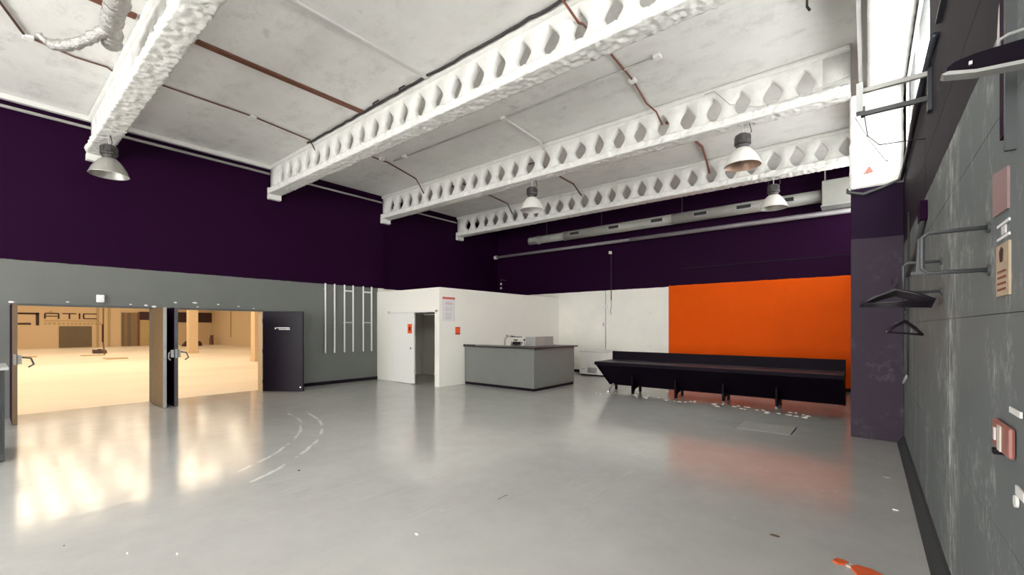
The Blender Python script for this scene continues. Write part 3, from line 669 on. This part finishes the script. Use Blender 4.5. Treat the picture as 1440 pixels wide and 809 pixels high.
# plaster flakes on the floor before the bench
def flake(x, y, s):
    n = random.randint(5, 7); a0 = random.random()*6
    pts = [(x+s*random.uniform(0.6, 1.1)*math.cos(a0+2*math.pi*k/n), y+0.6*s*random.uniform(0.6, 1.1)*math.sin(a0+2*math.pi*k/n)) for k in range(n)]
    return tag(MB().prism(pts, 2, 0.0, 0.006+s*0.05).build('plaster_flake', 'plaster_flake'), 'small white plaster flake on the floor before the dark bench', 'debris', 'plaster flakes before the bench')
for (cx, cy, n, sp) in ((-4.75, 9.55, 8, 0.35), (-3.95, 9.6, 7, 0.3), (-3.1, 9.65, 7, 0.35), (-2.2, 9.55, 9, 0.3), (-1.75, 9.6, 6, 0.25), (-1.25, 9.45, 7, 0.22), (-0.95, 9.35, 9, 0.16)):
    for _ in range(n): flake(cx+random.uniform(-sp, sp), cy+random.uniform(-0.22, 0.17), random.uniform(0.018, 0.05))
# floor hatch
t = thing('floor_hatch', (-1.25, 7.88, 0), 'flat grey metal hatch cover let into the floor before the bench', 'hatch')
MB().box(-1.63, -0.87, 7.55, 8.21, 0.0, 0.003).build('hatch_frame', 'dark_steel', t)
MB().box(-1.615, -0.885, 7.565, 8.195, 0.0, 0.006).build('hatch_plate', 'hatch', t)
# debris and the orange scrap
for (x, y, s, m, lab) in ((-4.55, 0.39, 0.012, 'grille_grey', 'small dark speck of dirt beside a white scratch on the floor'), (-2.69, 2.13, 0.017, 'plaster_flake', 'tiny white crumb on the open grey floor'),
                        (0.19, 5.06, 0.020, 'plaster_flake', 'tiny white curl on the floor beside the right wall kerb'), (0.16, 6.1, 0.03, 'grey_conduit', 'small pale stick on the floor between kerb and pillar'),
                        (-4.04, 0.66, 0.012, 'plaster_flake', 'tiny white crumb among the scratches on the floor'), (-0.55, 3.85, 0.03, 'brown_wood', 'small brown dry leaf bit beside the orange scrap'),
                        (-3.76, 0.88, 0.012, 'plaster_flake', 'tiny white crumb on the floor near the curved scratches'), (-4.9, 2.25, 0.022, 'dark_steel', 'small dark thread on the floor at the end of the arc scuff')):
    pts = [(x+s*math.cos(a)*1.1, y+s*math.sin(a)*0.45) for a in (0, 1.1, 2.0, 3.2, 4.2, 5.3)]
    tag(MB().prism(pts, 2, 0, 0.008).build('floor_crumb', m), lab, 'debris')
tag(MB().tube([(-2.655, 3.04, 0.003), (-2.65, 3.09, 0.003), (-2.66, 3.14, 0.003), (-2.645, 3.17, 0.003)], 0.002, 5).build('loose_thread', 'dark_cable'), 'thin dark thread lying on the open grey floor', 'thread')
t = thing('orange_scrap', (-0.05, 3.65, 0), 'torn bright orange scrap with pale torn bits on the grey floor', 'scrap')
def blob(pts, h): return MB().prism(pts, 2, 0.0, h)
blob([(-0.185, 3.68), (-0.165, 3.73), (-0.125, 3.735), (-0.10, 3.71), (-0.115, 3.675), (-0.155, 3.655)], 0.012).build('torn_tab', 'orange_scrap', t)
blob([(-0.09, 3.66), (-0.05, 3.705), (0.02, 3.70), (0.08, 3.655), (0.12, 3.58), (0.10, 3.50), (0.02, 3.50), (-0.05, 3.56)], 0.014).build('scrap_body', 'orange_scrap', t)
blob([(-0.115, 3.69), (-0.08, 3.70), (-0.06, 3.675), (-0.08, 3.65), (-0.11, 3.66)], 0.010).build('pale_bit', 'pale_plastic', t)

# ================================================================== DOUBLE DOORS IN THE LEFT WALL
def leaf(name, label, y0, y1, face, x_end=-10.70, mats=('blue_black_steel', 'brown_wood')):
    """leaf standing out from the wall at right angles; faces: side towards -Y, free edge, side towards +Y"""
    t = thing(name, (XL, (y0+y1)/2, 0), label, 'door', 'dark door leaves of the double doors')
    ym = (y0+y1)/2
    MB().box(XL+0.02, x_end, y0, ym, 0.012, 1.985).build('leaf_skin', face[0], t)
    MB().box(XL+0.02, x_end, ym, y1, 0.012, 1.985).build('leaf_skin', face[2], t)
    MB().box(x_end, x_end+0.008, y0, y1, 0.012, 1.985).build('free_edge', face[1], t)
    lk = MB().box(x_end+0.006, x_end+0.014, y0+0.012, y1-0.012, 0.98, 1.16).build('lock_plate', 'steel', t)
    MB().box(x_end+0.012, x_end+0.018, y0+0.02, y1-0.02, 1.04, 1.08).build('lock_bolt', 'light_steel', lk)
    for z in (0.25, 1.0, 1.75): MB().tube([(XL+0.015, ym, z-0.05), (XL+0.015, ym, z+0.05)], 0.014, 8).build('hinge', 'dark_steel', t)
    return t
def panic(t, x, y, dy, m='dark_steel', q=1.0):
    h = MB().box(x-0.09, x-0.02, y, y+dy*0.05, 0.99, 1.14).build('handle_case', 'galvanised', t)
    MB().tube([(x-0.055, y+dy*0.05, 1.10), (x-0.055, y+dy*0.15*q, 1.08), (x-0.03, y+dy*0.18*q, 0.98), (x-0.01, y+dy*0.12*q, 0.94)], 0.014, 8).build('handle_lever', m, h, smooth=True)
d1 = leaf('door_leaf', 'dark door leaf with brown edge and lever beside the low grey cabinet', 0.335, 0.392, ('purple_paint', 'brown_wood', 'purple_paint'))
panic(d1, -10.70, 0.392, 1)
d2 = leaf('door_leaf', 'door leaf with a brown wooden face between the two openings', 2.28, 2.335, ('brown_wood', 'grille_grey', 'purple_paint'))
d3 = leaf('door_leaf', 'dark door leaf with grey edge and lever, back to back with the brown-faced leaf', 2.46, 2.52, ('purple_paint', 'dark_steel', 'purple_paint'))
panic(d3, -10.70, 2.46, -1, 'galvanised', 0.5); panic(d3, -10.70, 2.52, 1)
# black leaf swung wide open
t = thing('door_leaf', (-11.60, 4.46, 0), 'black door leaf with a small white sticker, swung back beside the opening', 'door', 'dark door leaves of the double doors')
t.rotation_euler = (0, 0, math.atan2(0.61, 0.80)); L = 1.005
local(MB().box(0, L, -0.028, 0.028, 0.012, 1.985).build('leaf_panel', 'black_lacquer', t, bevel=0.004))
st = local(MB().box(0.30, 0.63, -0.0295, -0.028, 1.585, 1.59).box(0.30, 0.335, -0.0295, -0.028, 1.545, 1.58).build('sticker_mark', 'white_gloss', t))
x = 0.36
for row in range(2):
    x = 0.36 if row == 0 else 0.40
    while x < 0.66:
        wd = random.choice((0.018, 0.024, 0.03)); local(MB().box(x, x+wd, -0.0295, -0.028, 1.565-row*0.036, 1.588-row*0.036).build('sticker_letter', 'white_gloss', t)); x += wd+0.009
local(MB().box(0.93, 0.955, -0.030, -0.027, 0.10, 0.125).build('floor_bolt', 'steel', t))
for z in (0.25, 1.0, 1.75): local(MB().tube([(-0.02, 0, z-0.05), (-0.02, 0, z+0.05)], 0.014, 8).build('hinge', 'dark_steel', t))
# opening frames
for n, (y0, y1) in enumerate(((0.392, 2.28), (2.52, 4.46))):
    struct(MB().box(XL-0.25, XL+0.006, y0-0.02, y1+0.02, 1.985, 2.02).build('trim_%d' % (n+3), 'dark_steel'))
struct(MB().box(XL-0.26, XL-0.002, 4.447, 4.462, 0, 1.985).build('trim_6', 'hall_wall'))
# emergency light box over the opening
t = thing('sensor_box', (XL, 1.5, 2.1), 'small white rounded sensor box on the grey wall above the opening', 'sensor')
MB().box(XL, XL+0.05, 1.44, 1.56, 2.08, 2.23).build('sensor_body', 'white_gloss', t, bevel=0.015)
MB().box(XL+0.048, XL+0.054, 1.475, 1.525, 2.10, 2.14).build('sensor_lens', 'paper', t)
# paint chips along the lintel
for y, z, s in ((0.35, 2.04, 0.03), (1.05, 2.07, 0.02), (1.95, 2.06, 0.02), (2.20, 2.05, 0.035), (2.33, 2.03, 0.04), (2.70, 2.13, 0.03), (3.05, 2.14, 0.035), (3.10, 2.05, 0.02), (3.50, 2.12, 0.03), (3.92, 2.09, 0.02), (4.25, 2.05, 0.02)):
    pts = [(y+s*math.cos(a)*random.uniform(0.8, 1.6), z+s*0.55*math.sin(a)) for a in (0, 1.1, 2.1, 3.1, 4.2, 5.3)]
    tag(MB().prism(pts, 0, XL, XL+0.003).build('paint_chip', 'paper'), 'small pale paint chip on the grey wall above the door openings', 'paint chip', 'paint chips above the door openings')

# vertical white rails on the grey wall
def upright(mb, y): mb.box(XL+0.012, XL+0.04, y-0.016, y+0.016, 0.87, 2.81)
for y, lab in ((6.06, 'single white wall upright, farthest from the white room'), (6.33, 'single white wall upright beside the first ladder-like pair')):
    t = thing('wall_upright', (XL, y, 0.87), lab, 'wall rail', 'white uprights on the grey wall')
    m_ = MB(); upright(m_, y); m_.build('upright_bar', 'white_lacquer', t)
    for z in (2.66, 1.72, 0.95): MB().box(XL, XL+0.014, y-0.03, y+0.03, z-0.015, z+0.015).build('wall_clip', 'grey_conduit', t)
for ya, yb, lab in ((6.63, 6.90, 'pair of white wall uprights joined by two crossbars, between single bars and outer pair'), (7.23, 7.51, 'pair of white wall uprights joined by crossbars, nearest the white room')):
    t = thing('wall_rail_frame', (XL, ya, 0.87), lab, 'wall rail', 'white uprights on the grey wall')
    for y in (ya, yb):
        m_ = MB(); upright(m_, y); m_.build('upright_bar', 'white_lacquer', t)
        MB().box(XL, XL+0.014, y-0.03, y+0.03, 1.70, 1.73).build('wall_clip', 'grey_conduit', t)
    for z, m2 in ((2.64, 'white_conduit'), (1.73, 'grey_conduit')): MB().box(XL+0.012, XL+0.030, ya, yb, z-0.02, z+0.02).build('crossbar', m2, t)

# low grey cabinet at the far left with a steel canister
t = thing('low_cabinet', (-8.3, -0.2, 0), 'low dark grey cabinet standing free beside the double doors', 'cabinet')
MB().box(-8.75, -7.90, -0.62, 0.19, 0.02, 1.09).build('cabinet_body', 'dark_steel', t, bevel=0.006)
MB().box(-8.78, -7.86, -0.66, 0.22, 1.09, 1.125).build('cabinet_top', 'light_steel', t, bevel=0.004)
MB().box(-7.90, -7.885, -0.58, 0.16, 0.10, 1.05).build('cabinet_door', 'dark_steel', t, bevel=0.004)
MB().box(-8.72, -7.94, -0.6, 0.16, 0.0, 0.02).build('plinth', 'black_matte', t)
t = thing('steel_canister', (-8.05, 0.12, 1.125), 'small shiny steel canister standing on the low grey cabinet', 'canister')
MB().lathe([(0, 0), (0.045, 0), (0.047, 0.01), (0.045, 0.085), (0, 0.085)], (-8.0, 0.10, 1.125), 20).build('canister_body', 'steel', t, smooth=False)
MB().lathe([(0, 0), (0.048, 0), (0.048, 0.02), (0.02, 0.03), (0, 0.03)], (-8.0, 0.10, 1.21), 20).build('canister_lid', 'light_steel', t)

# ================================================================== RIGHT WALL FITTINGS
def ubracket(name, y, xf, z0, z1, r, m, label, group=None, plate=True):
    t = thing(name, (XR, y, z0), label, 'bracket', group)
    MB().tube([(XR, y, z1), (xf+0.02, y, z1), (xf, y, z1-0.02), (xf, y, z0+0.02), (xf+0.02, y, z0), (XR, y, z0)], r, 10).build('bent_tube', m, t, smooth=True)
    if plate:
        for z in (z0, z1): MB().tube([(XR-0.010, y, z), (XR, y, z)], r*2.6, 16).build('wall_flange', m, t)
    return t
ubracket('rail_bracket', 2.62, 0.185, 1.835, 2.01, 0.009, 'dark_steel', 'grey tubular wall bracket beside the yellow sign', 'tubular brackets on the right wall')
ubracket('rail_bracket', 4.11, 0.195, 1.84, 2.045, 0.010, 'dark_steel', 'grey tubular wall bracket holding the coat hangers', 'tubular brackets on the right wall')
t = thing('rail_clamp', (0.2, 2.66, 1.83), 'slim flat bar clamped upright on the tubular bracket by the yellow sign', 'clamp')
MB().prism([(0.166, 1.845), (0.181, 1.845), (0.178, 1.99), (0.172, 1.99)], 1, 2.635, 2.65).build('flat_bar', 'dark_steel', t)
MB().bar((0.15, 2.64, 1.838), (0.21, 2.64, 1.838), 0.02, 0.012).build('clamp_foot', 'dark_steel', t)
# steel frame arm below the high window
t = thing('window_arm_bracket', (XR, 4.74, 3.4), 'grey steel frame arm reaching out below the high window in front of the pillar', 'bracket')
MB().bar((XR, 4.74, 3.60), (-0.03, 4.74, 3.60), 0.03, 0.035).build('upper_arm', 'grey_conduit', t)
MB().bar((XR, 4.74, 3.405), (-0.03, 4.74, 3.405), 0.03, 0.035).build('lower_arm', 'dark_steel', t)
MB().box(-0.075, -0.03, 4.70, 4.80, 3.42, 3.66).build('end_plate', 'light_steel', t)
MB().box(-0.045, -0.015, 4.71, 4.77, 3.385, 3.46).build('end_block', 'dark_steel', t)
MB().tube([(-0.02, 4.76, 3.39), (0.0, 4.85, 3.25), (0.08, 5.0, 3.20), (0.25, 5.1, 3.22), (XR, 5.15, 3.22)], 0.004, 6).build('hanging_wire', 'dark_cable', t, smooth=True)
MB().box(0.365, XR, 4.70, 4.78, 3.30, 3.66).build('wall_plate', 'blue_black_steel', t)
# black shelf arm nearest the camera, on its wall rail
t = thing('wall_rail', (XR, 2.28, 2.2), 'tall dark vertical rail fixed on the right wall above the red sticker', 'rail')
MB().box(XR-0.022, XR, 2.225, 2.325, 2.27, 3.62).build('rail_channel', 'purple_paint', t)
MB().box(XR-0.028, XR, 2.205, 2.225, 2.20, 3.2).build('rail_lip', 'dark_steel', t)
t = thing('shelf_arm', (XR, 1.98, 2.4), 'black flat steel arm with rounded tip and pale underside by the wall rail', 'bracket')
MB().prism([(XR, 2.385), (0.30, 2.395), (0.215, 2.405), (0.195, 2.415), (0.197, 2.43), (0.215, 2.443), (0.26, 2.452), (XR, 2.458)], 1, 1.96, 1.985).build('arm_bar', 'black_lacquer', t)
MB().prism([(XR, 2.374), (0.26, 2.386), (0.19, 2.402), (0.183, 2.408), (0.20, 2.412), (0.26, 2.396), (XR, 2.386)], 1, 1.945, 1.99).build('pale_strip', 'galvanised', t)
MB().box(0.245, 0.252, 1.950, 1.962, 2.418, 2.428).build('screw_head', 'white_gloss', t)
MB().tube([(0.31, 1.97, 2.455), (0.31, 1.97, 2.475), (0.33, 1.97, 2.485), (0.36, 1.97, 2.487), (XR, 1.97, 2.487)], 0.006, 8).build('small_clip', 'grille_grey', t, smooth=True)
tag(MB().prism([(2.33, 2.66), (2.44, 2.60), (2.46, 2.68), (2.43, 2.80), (2.35, 2.86)], 0, XR-0.008, XR-0.004).build('paint_patch', 'pale_plastic'), 'bare pale patch on the purple wall beside the dark rail', 'paint patch')
# junction box and cable
t = thing('junction_box', (XR, 5.1, 2.55), 'small dark junction box with a cable down the right wall', 'junction box')
MB().box(XR-0.05, XR-0.004, 4.98, 5.22, 2.50, 2.66).build('box_body', 'purple_paint', t, bevel=0.006)
MB().tube([(XR-0.026, 5.05, 2.52), (XR-0.026, 5.6, 2.36), (XR-0.026, 6.9, 2.20)], 0.02, 8).build('feed_cable', 'dark_steel', t, smooth=True)
t = thing('corner_cable', (XR, 7.9, 0.9), 'thin dark cable hanging down the corner of pillar and right wall', 'cable')
MB().tube([(XR-0.016, 6.9, 2.95), (XR-0.016, 7.0, 2.3), (XR-0.016, 7.05, 1.6), (XR-0.016, 7.05, 1.0)], 0.010, 6).build('cable_run', 'dark_cable', t, smooth=True)
MB().tube([(XR-0.022, 7.05, 1.02), (XR-0.05, 7.1, 0.92), (XR-0.022, 7.3, 0.98)], 0.016, 6).build('cable_plug', 'grille_grey', t, smooth=True)
pipe('pillar_cable', [(-0.2, 12.7, 4.6), (-0.25, 9.0, 3.85), (-0.22, 8.02, 3.56), (-0.05, 8.0, 3.50), (0.15, 8.0, 3.55), (0.34, 7.98, 3.62), (0.36, 7.6, 3.66)], 0.022, 'dark_steel', 'thick grey cable bundle sagging around the pillar below its foam', 'cable')
pipe('pillar_wire', [(-0.14, 7.99, 4.62), (0.02, 7.99, 4.25), (0.18, 7.99, 3.95), (0.22, 7.99, 3.90)], 0.004, 'dark_cable', 'thin wire drooping across the white foam of the pillar', 'wire', seg=5)
pipe('beam_wire', [(-2.15, 7.80, 5.55), (-2.0, 7.8, 5.56), (-1.75, 7.79, 5.25), (-1.35, 7.79, 5.08), (-0.9, 7.79, 5.06), (-0.4, 7.80, 5.12), (-0.2, 7.8, 5.15)], 0.008, 'grey_conduit', 'thin wire drooping along the face of the pillar-borne beam', 'wire', seg=5)
tag(MB().box(-0.05, 0.30, 8.005, 8.02, 3.93, 3.955).build('pillar_strip', 'white_gloss'), 'thin white strip across the foam of the pillar', 'strip')
tag(MB().prism([(-0.03, 3.80), (0.06, 3.80), (0.025, 3.88), (0.01, 3.88)], 1, 8.0, 8.02).build('pillar_sticker', 'red_print'), 'tiny red-brown triangle mark on the white foam of the pillar', 'sticker')
# window-sill cables
pipe('sill_cable', [(0.37, 4.3, 3.68), (0.34, 5.4, 3.58), (0.36, 6.6, 3.62), (0.35, 7.9, 3.60)], 0.022, 'blue_black_steel', 'dark blue-black cable sagging along the sill of the high window', 'cable')
# signs and fittings near the frame edge
t = thing('warning_sign', (XR, 2.37, 1.71), 'small yellowish safety sign below the pale red sticker', 'sign')
MB().box(XR-0.008, XR, 2.28, 2.47, 1.715, 1.905).build('sign_plate', 'yellow_sign', t)
MB().prism([(2.36, 1.84), (2.40, 1.84), (2.41, 1.88), (2.38, 1.895), (2.35, 1.88)], 0, XR-0.010, XR-0.007).build('sign_symbol', 'dark_print', t)
for i in range(4): MB().box(XR-0.010, XR-0.007, 2.31, 2.44, 1.735+i*0.022, 1.742+i*0.022).build('sign_text', 'copper_pipe', t)
t = thing('white_tag', (XR, 2.37, 1.92), 'little white tag with grey symbol above the yellowish sign', 'tag')
MB().box(XR-0.006, XR, 2.29, 2.47, 1.975, 1.985).box(XR-0.006, XR, 2.29, 2.47, 1.925, 1.935).build('tag_edge', 'paper', t)
MB().box(XR-0.006, XR, 2.34, 2.40, 1.94, 1.97).build('tag_symbol', 'print_grey', t)
tag(MB().prism([(2.30, 2.02), (2.53, 2.03), (2.53, 2.20), (2.30, 2.17)], 0, XR-0.008, XR).build('red_sticker', 'hazed_red'), 'red sticker paled by painted flare haze on the right wall above the white tag', 'sticker')
t = thing('fire_alarm_box', (XR, 2.32, 1.13), 'small red alarm call box with pale front on the right wall', 'alarm')
MB().box(XR-0.022, XR-0.004, 2.20, 2.45, 1.15, 1.255).build('box_body', 'red_plastic', t, bevel=0.008)
MB().box(XR-0.026, XR-0.020, 2.30, 2.345, 1.155, 1.245).build('front_label', 'pale_plastic', t)
MB().box(XR-0.025, XR-0.020, 2.385, 2.41, 1.18, 1.225).build('side_label', 'paper', t)
MB().box(XR-0.03, XR, 2.37, 2.40, 1.13, 1.15).build('cable_gland', 'black_matte', t)
tag(MB().box(XR-0.010, XR-0.004, 2.12, 2.26, 1.305, 1.325).build('white_strip', 'white_gloss'), 'short white strip on the right wall above the red alarm box', 'label')  # plain thin white strip on the wall
t = thing('wall_white_spot', (XR, 2.17, 1.0), 'small round white spot on the right wall below the red alarm box', 'white_spot')  # plain white disc with a short bar above it
MB().tube([(XR-0.012, 2.18, 1.02), (XR-0.004, 2.18, 1.02)], 0.020, 16).build('white_disc', 'white_gloss', t)
MB().box(XR-0.010, XR-0.004, 2.08, 2.18, 1.045, 1.075).build('white_bar', 'white_gloss', t)

# coat hangers on the small bracket
def hanger_mb():
    mb = MB()
    pts = [(0.0, 0.0, 0.0)]
    mb.tube([(-0.19, 0, -0.105), (-0.10, 0, -0.058), (0, 0, -0.02), (0.10, 0, -0.058), (0.19, 0, -0.105)], [0.011, 0.012, 0.013, 0.012, 0.011], 8)
    mb.tube([(-0.19, 0, -0.105), (0.19, 0, -0.105)], 0.007, 6)
    return mb
def hook_mb(): return MB().tube([(0, 0, -0.02), (0, 0, 0.02), (0.018, 0, 0.045), (0.0, 0, 0.068), (-0.022, 0, 0.05)], 0.004, 6)
proto = None
def hanger(loc, rot, label, group):
    global proto
    if proto is None:
        t = thing('coat_hanger', loc, label, 'hanger', group)
        a = local(hanger_mb().build('shoulder_bar', 'hanger_plastic', t, smooth=True)); h_ = local(hook_mb().build('hanger_hook', 'hanger_plastic', t, smooth=True))
        proto = (a, h_)
    else:
        t = thing('coat_hanger', loc, label, 'hanger', group)
        for q in proto:
            c = q.copy(); COL.objects.link(c); c.parent = t; c.matrix_parent_inverse = Matrix()
    t.rotation_euler = rot
    return t
for i in range(5):
    hanger((0.150, 3.96+0.028*i, 1.876-0.007*i), (0, R(-2+1.0*i), 0), 'dark plastic coat hanger bunched on the tubular bracket', 'coat hangers bunched on the bracket')
hanger((0.20, 4.05, 1.660), (0, R(3), R(58)), 'dark coat hanger hanging alone below the bunched hangers', 'coat hangers on the right wall')

# ================================================================== ADJACENT HALL SEEN THROUGH THE DOORS
HX0, HX1, HY0, HY1, HZ = -48.0, XL-0.25, -7.0, 13.9, 5.0
struct(MB().box(HX0-0.3, HX1, HY0-0.3, HY1+0.3, -0.2, -0.002).build('floor_hall', 'hall_floor'), 'pale warm floor of the adjoining hall', 'floor')
struct(MB().box(HX0-0.3, HX1, HY0-0.3, HY1+0.3, HZ, HZ+0.2).build('ceiling_hall', 'hall_ceiling'))
struct(MB().box(HX0-0.3, HX0, HY0, HY1, 0, HZ).build('wall_hall_far', 'hall_wall'), 'cream far wall of the adjoining hall', 'wall')
struct(MB().box(HX0-0.3, HX1, HY1, HY1+0.3, 0, HZ).build('wall_hall_right', 'hall_wall'))
struct(MB().box(HX0-0.3, HX1, HY0-0.3, HY0, 0, HZ).build('wall_hall_left', 'hall_wall'))
struct(MB().box(HX1-0.03, HX1, HY0, 0.39, 0, HZ).box(HX1-0.03, HX1, 4.46, HY1, 0, HZ).box(HX1-0.03, HX1, 0.39, 4.46, 2.02, HZ).build('wall_hall_near', 'hall_wall'))
def hallpart(name, y0, y1, z0, z1, m, parent=None, d=0.03): return MB().box(HX0+0.002, HX0+d, y0, y1, z0, z1).build(name, m, parent)
hw = hallpart('roller_shutter', 3.86, 5.68, 0.0, 1.66, 'hall_shutter', d=0.04); tag(hw, 'dark brown shutter panel in the hall under the wall lettering', 'shutter')
for i in range(8): MB().box(HX0+0.04, HX0+0.055, 3.88, 5.66, 0.03+i*0.205, 0.21+i*0.205).build('shutter_slat', 'hall_shutter', hw)
# lettering on the far wall: frame mark and the letters A T I C
t = thing('wall_lettering', (HX0, 3.5, 2.2), 'dark wide letters and square bracket mark painted on the hall wall', 'lettering')
hallpart('bracket_top', 1.2, 2.83, 2.53, 2.66, 'hall_letter', t); hallpart('bracket_side', 2.66, 2.83, 1.72, 2.66, 'hall_letter', t); hallpart('bracket_bottom', 1.2, 2.42, 1.77, 1.90, 'hall_letter', t)
A = MB().box(HX0, HX0+0.03, 3.08, 3.17, 2.22, 2.60).box(HX0, HX0+0.03, 3.12, 3.86, 2.59, 2.67).box(HX0, HX0+0.03, 3.80, 3.89, 2.22, 2.60).box(HX0, HX0+0.03, 3.17, 3.80, 2.39, 2.45)
A.build('letter', 'hall_letter', t); hallpart('accent', 3.34, 3.52, 2.70, 2.80, 'hall_faint', t)
MB().box(HX0, HX0+0.03, 4.04, 4.80, 2.60, 2.67).box(HX0, HX0+0.03, 4.38, 4.47, 2.22, 2.60).build('letter', 'hall_letter', t)
MB().box(HX0, HX0+0.03, 4.94, 5.03, 2.22, 2.67).build('letter', 'hall_letter', t)
MB().box(HX0, HX0+0.03, 5.17, 5.26, 2.26, 2.63).box(HX0, HX0+0.03, 5.20, 6.05, 2.60, 2.67).box(HX0, HX0+0.03, 5.20, 6.05, 2.22, 2.29).build('letter', 'hall_letter', t)
hallpart('underline', 3.08, 6.1, 2.05, 2.10, 'hall_faint', t)
y = 3.1
while y < 6.2:
    wd = random.uniform(0.10, 0.16); hallpart('small_letter', y, y+wd, 1.78, 1.93, 'hall_faint', t); y += wd+0.10
# doors and dark windows of the far wall
dd = struct(hallpart('door_2', 7.45, 8.55, 0.0, 2.80, 'hall_door', d=0.06)); MB().box(HX0+0.06, HX0+0.08, 7.50, 7.62, 0.0, 2.78).box(HX0+0.06, HX0+0.08, 7.85, 8.05, 0.0, 2.78).build('door_stile', 'hall_shutter', dd)
MB().box(HX0+0.06, HX0+0.10, 8.50, 8.62, 0.0, 2.85).build('door_jamb', 'batten_wood', dd)
struct(hallpart('window_4', 8.62, 9.6, 2.2, 2.90, 'hall_letter', d=0.05)); struct(hallpart('trim_5', 8.62, 9.6, 0, 2.2, 'hall_faint', d=0.04))
w3 = struct(hallpart('window_5', 11.2, 13.88, 2.02, 2.93, 'hall_letter', d=0.05))
for y, lab in ((6.02, 'thin pale pipe on the hall wall at the end of the lettering'), (6.70, 'thin pale pipe on the hall wall beside the hall door')):
    tag(MB().tube([(HX0+0.05, y, 0), (HX0+0.05, y, HZ)], 0.05, 8).build('hall_pipe', 'hall_faint'), lab, 'pipe')
t = thing('hall_hose', (-33.2, 4.48, 0), 'dark hose hanging from the hall ceiling to the floor', 'hose')
MB().tube([(-33.2, 4.40, HZ), (-33.2, 4.40, 1.5), (-33.2, 4.38, 0.9), (-33.2, 4.45, 0.05)], 0.035, 8).build('hose_run', 'brown_wood', t)
MB().tube([(-33.2, 4.38, 1.75), (-33.2, 4.38, 0.75)], 0.05, 8).build('hose_grip', 'hall_letter', t)
t = thing('hall_case', (-36.2, 4.6, 0), 'flat black case lying on the hall floor beside the hose', 'case')
MB().prism([(-36.6, 0.0), (-35.7, 0.0), (-35.8, 0.18), (-36.6, 0.22)], 1, 4.35, 4.90).build('case_body', 'hall_letter', t); MB().box(-36.3, -36.1, 4.55, 4.7, 0.21, 0.25).build('case_handle', 'hall_letter', t)
for x, y, dx, dy, lab in ((-29.4, 4.4, 0.6, 0.45, 'flat brown cardboard piece on the hall floor beside the hose'), (-34.6, 1.5, 0.5, 0.5, 'flat brown cardboard piece on the hall floor under the bracket mark'), (-33.6, 4.05, 0.3, 0.5, 'thin brown board at the foot of the hall hose')):
    tag(MB().prism([(x-dx, y-dy), (x+dx*0.8, y-dy*0.9), (x+dx, y+dy*0.8), (x-dx*0.7, y+dy)], 2, 0, 0.03).build('cardboard_piece', 'cardboard'), lab, 'cardboard')
def hcol(x, y, s, lab):
    t = thing('hall_column', (x, y, 0), lab, 'column', 'columns of the adjoining hall')
    MB().box(x-s, x+s, y-s, y+s, 0, HZ).build('column_shaft', 'hall_wall', t, bevel=0.02); MB().box(x-s-0.02, x+s+0.02, y-s-0.02, y+s+0.02, 0, 0.12).build('column_foot', 'hall_wall', t)
hcol(-32.0, 8.25, 0.24, 'cream column in the hall before the dark window')
hcol(-22.2, 8.30, 0.24, 'cream column in the hall beside the black door leaf')
hcol(-27.0, 5.55, 0.24, 'cream column in the hall beside the hall door, by the brown leaf')
t = thing('hall_bag', (-44, 11.2, 0), 'dark bag on the hall floor by the column', 'bag')
MB().prism([(10.6, 0), (12.0, 0), (11.9, 0.35), (11.4, 0.55), (10.9, 0.40)], 0, -44.3, -43.7).build('bag_body', 'hall_letter', t, bevel=0.05); MB().tube([(-44, 11.1, 0.45), (-44, 11.4, 0.65), (-44, 11.7, 0.42)], 0.03, 6).build('bag_strap', 'hall_letter', t)
t = thing('hall_extinguisher', (-46, 13.3, 0), 'dark fire extinguisher standing at the hall wall', 'extinguisher')
MB().lathe([(0, 0), (0.16, 0), (0.16, 0.62), (0.08, 0.74), (0, 0.74)], (-46, 13.3, 0), 14).build('cylinder_body', 'rust_cable', t); MB().box(-46.08, -45.92, 13.2, 13.45, 0.74, 0.84).build('valve', 'hall_letter', t)
for x, lab in ((-43.0, 'thin pipe low on the hall side wall, nearer the dark window'), (-38.5, 'thin dark pipe on the hall side wall beside the column')):
    tag(MB().tube([(x, HY1-0.04, 0.7), (x, HY1-0.04, HZ)], 0.04, 8).build('hall_pipe', 'hall_faint'), lab, 'pipe')
# ceiling lamps of the hall (warm), each with its own light
k = 0
for x in (-22.0, -25.4, -29.6, -36.0):
    for y in (-2.6, -0.4, 0.95, 1.75, 2.65, 4.05, 5.65, 6.35, 9.8):
        t = thing('hall_ceiling_lamp', (x, y, HZ-0.12), 'warm rectangular ceiling lamp lighting the adjoining hall', 'lamp', 'ceiling lamps of the adjoining hall')
        MB().box(x-0.85, x+0.85, y-0.30, y+0.30, HZ-0.10, HZ).build('lamp_housing', 'white_lacquer', t)
        MB().box(x-0.80, x+0.80, y-0.26, y+0.26, HZ-0.115, HZ-0.10).build('lamp_diffuser', 'hall_lamp_glow', t)
for x in (-16, -24, -33, -43):
    area('hall_light', (x, 3.4, HZ-0.2), (0, 0, 0), 6.0, 16.0, 365, (1.0, 0.83, 0.60))
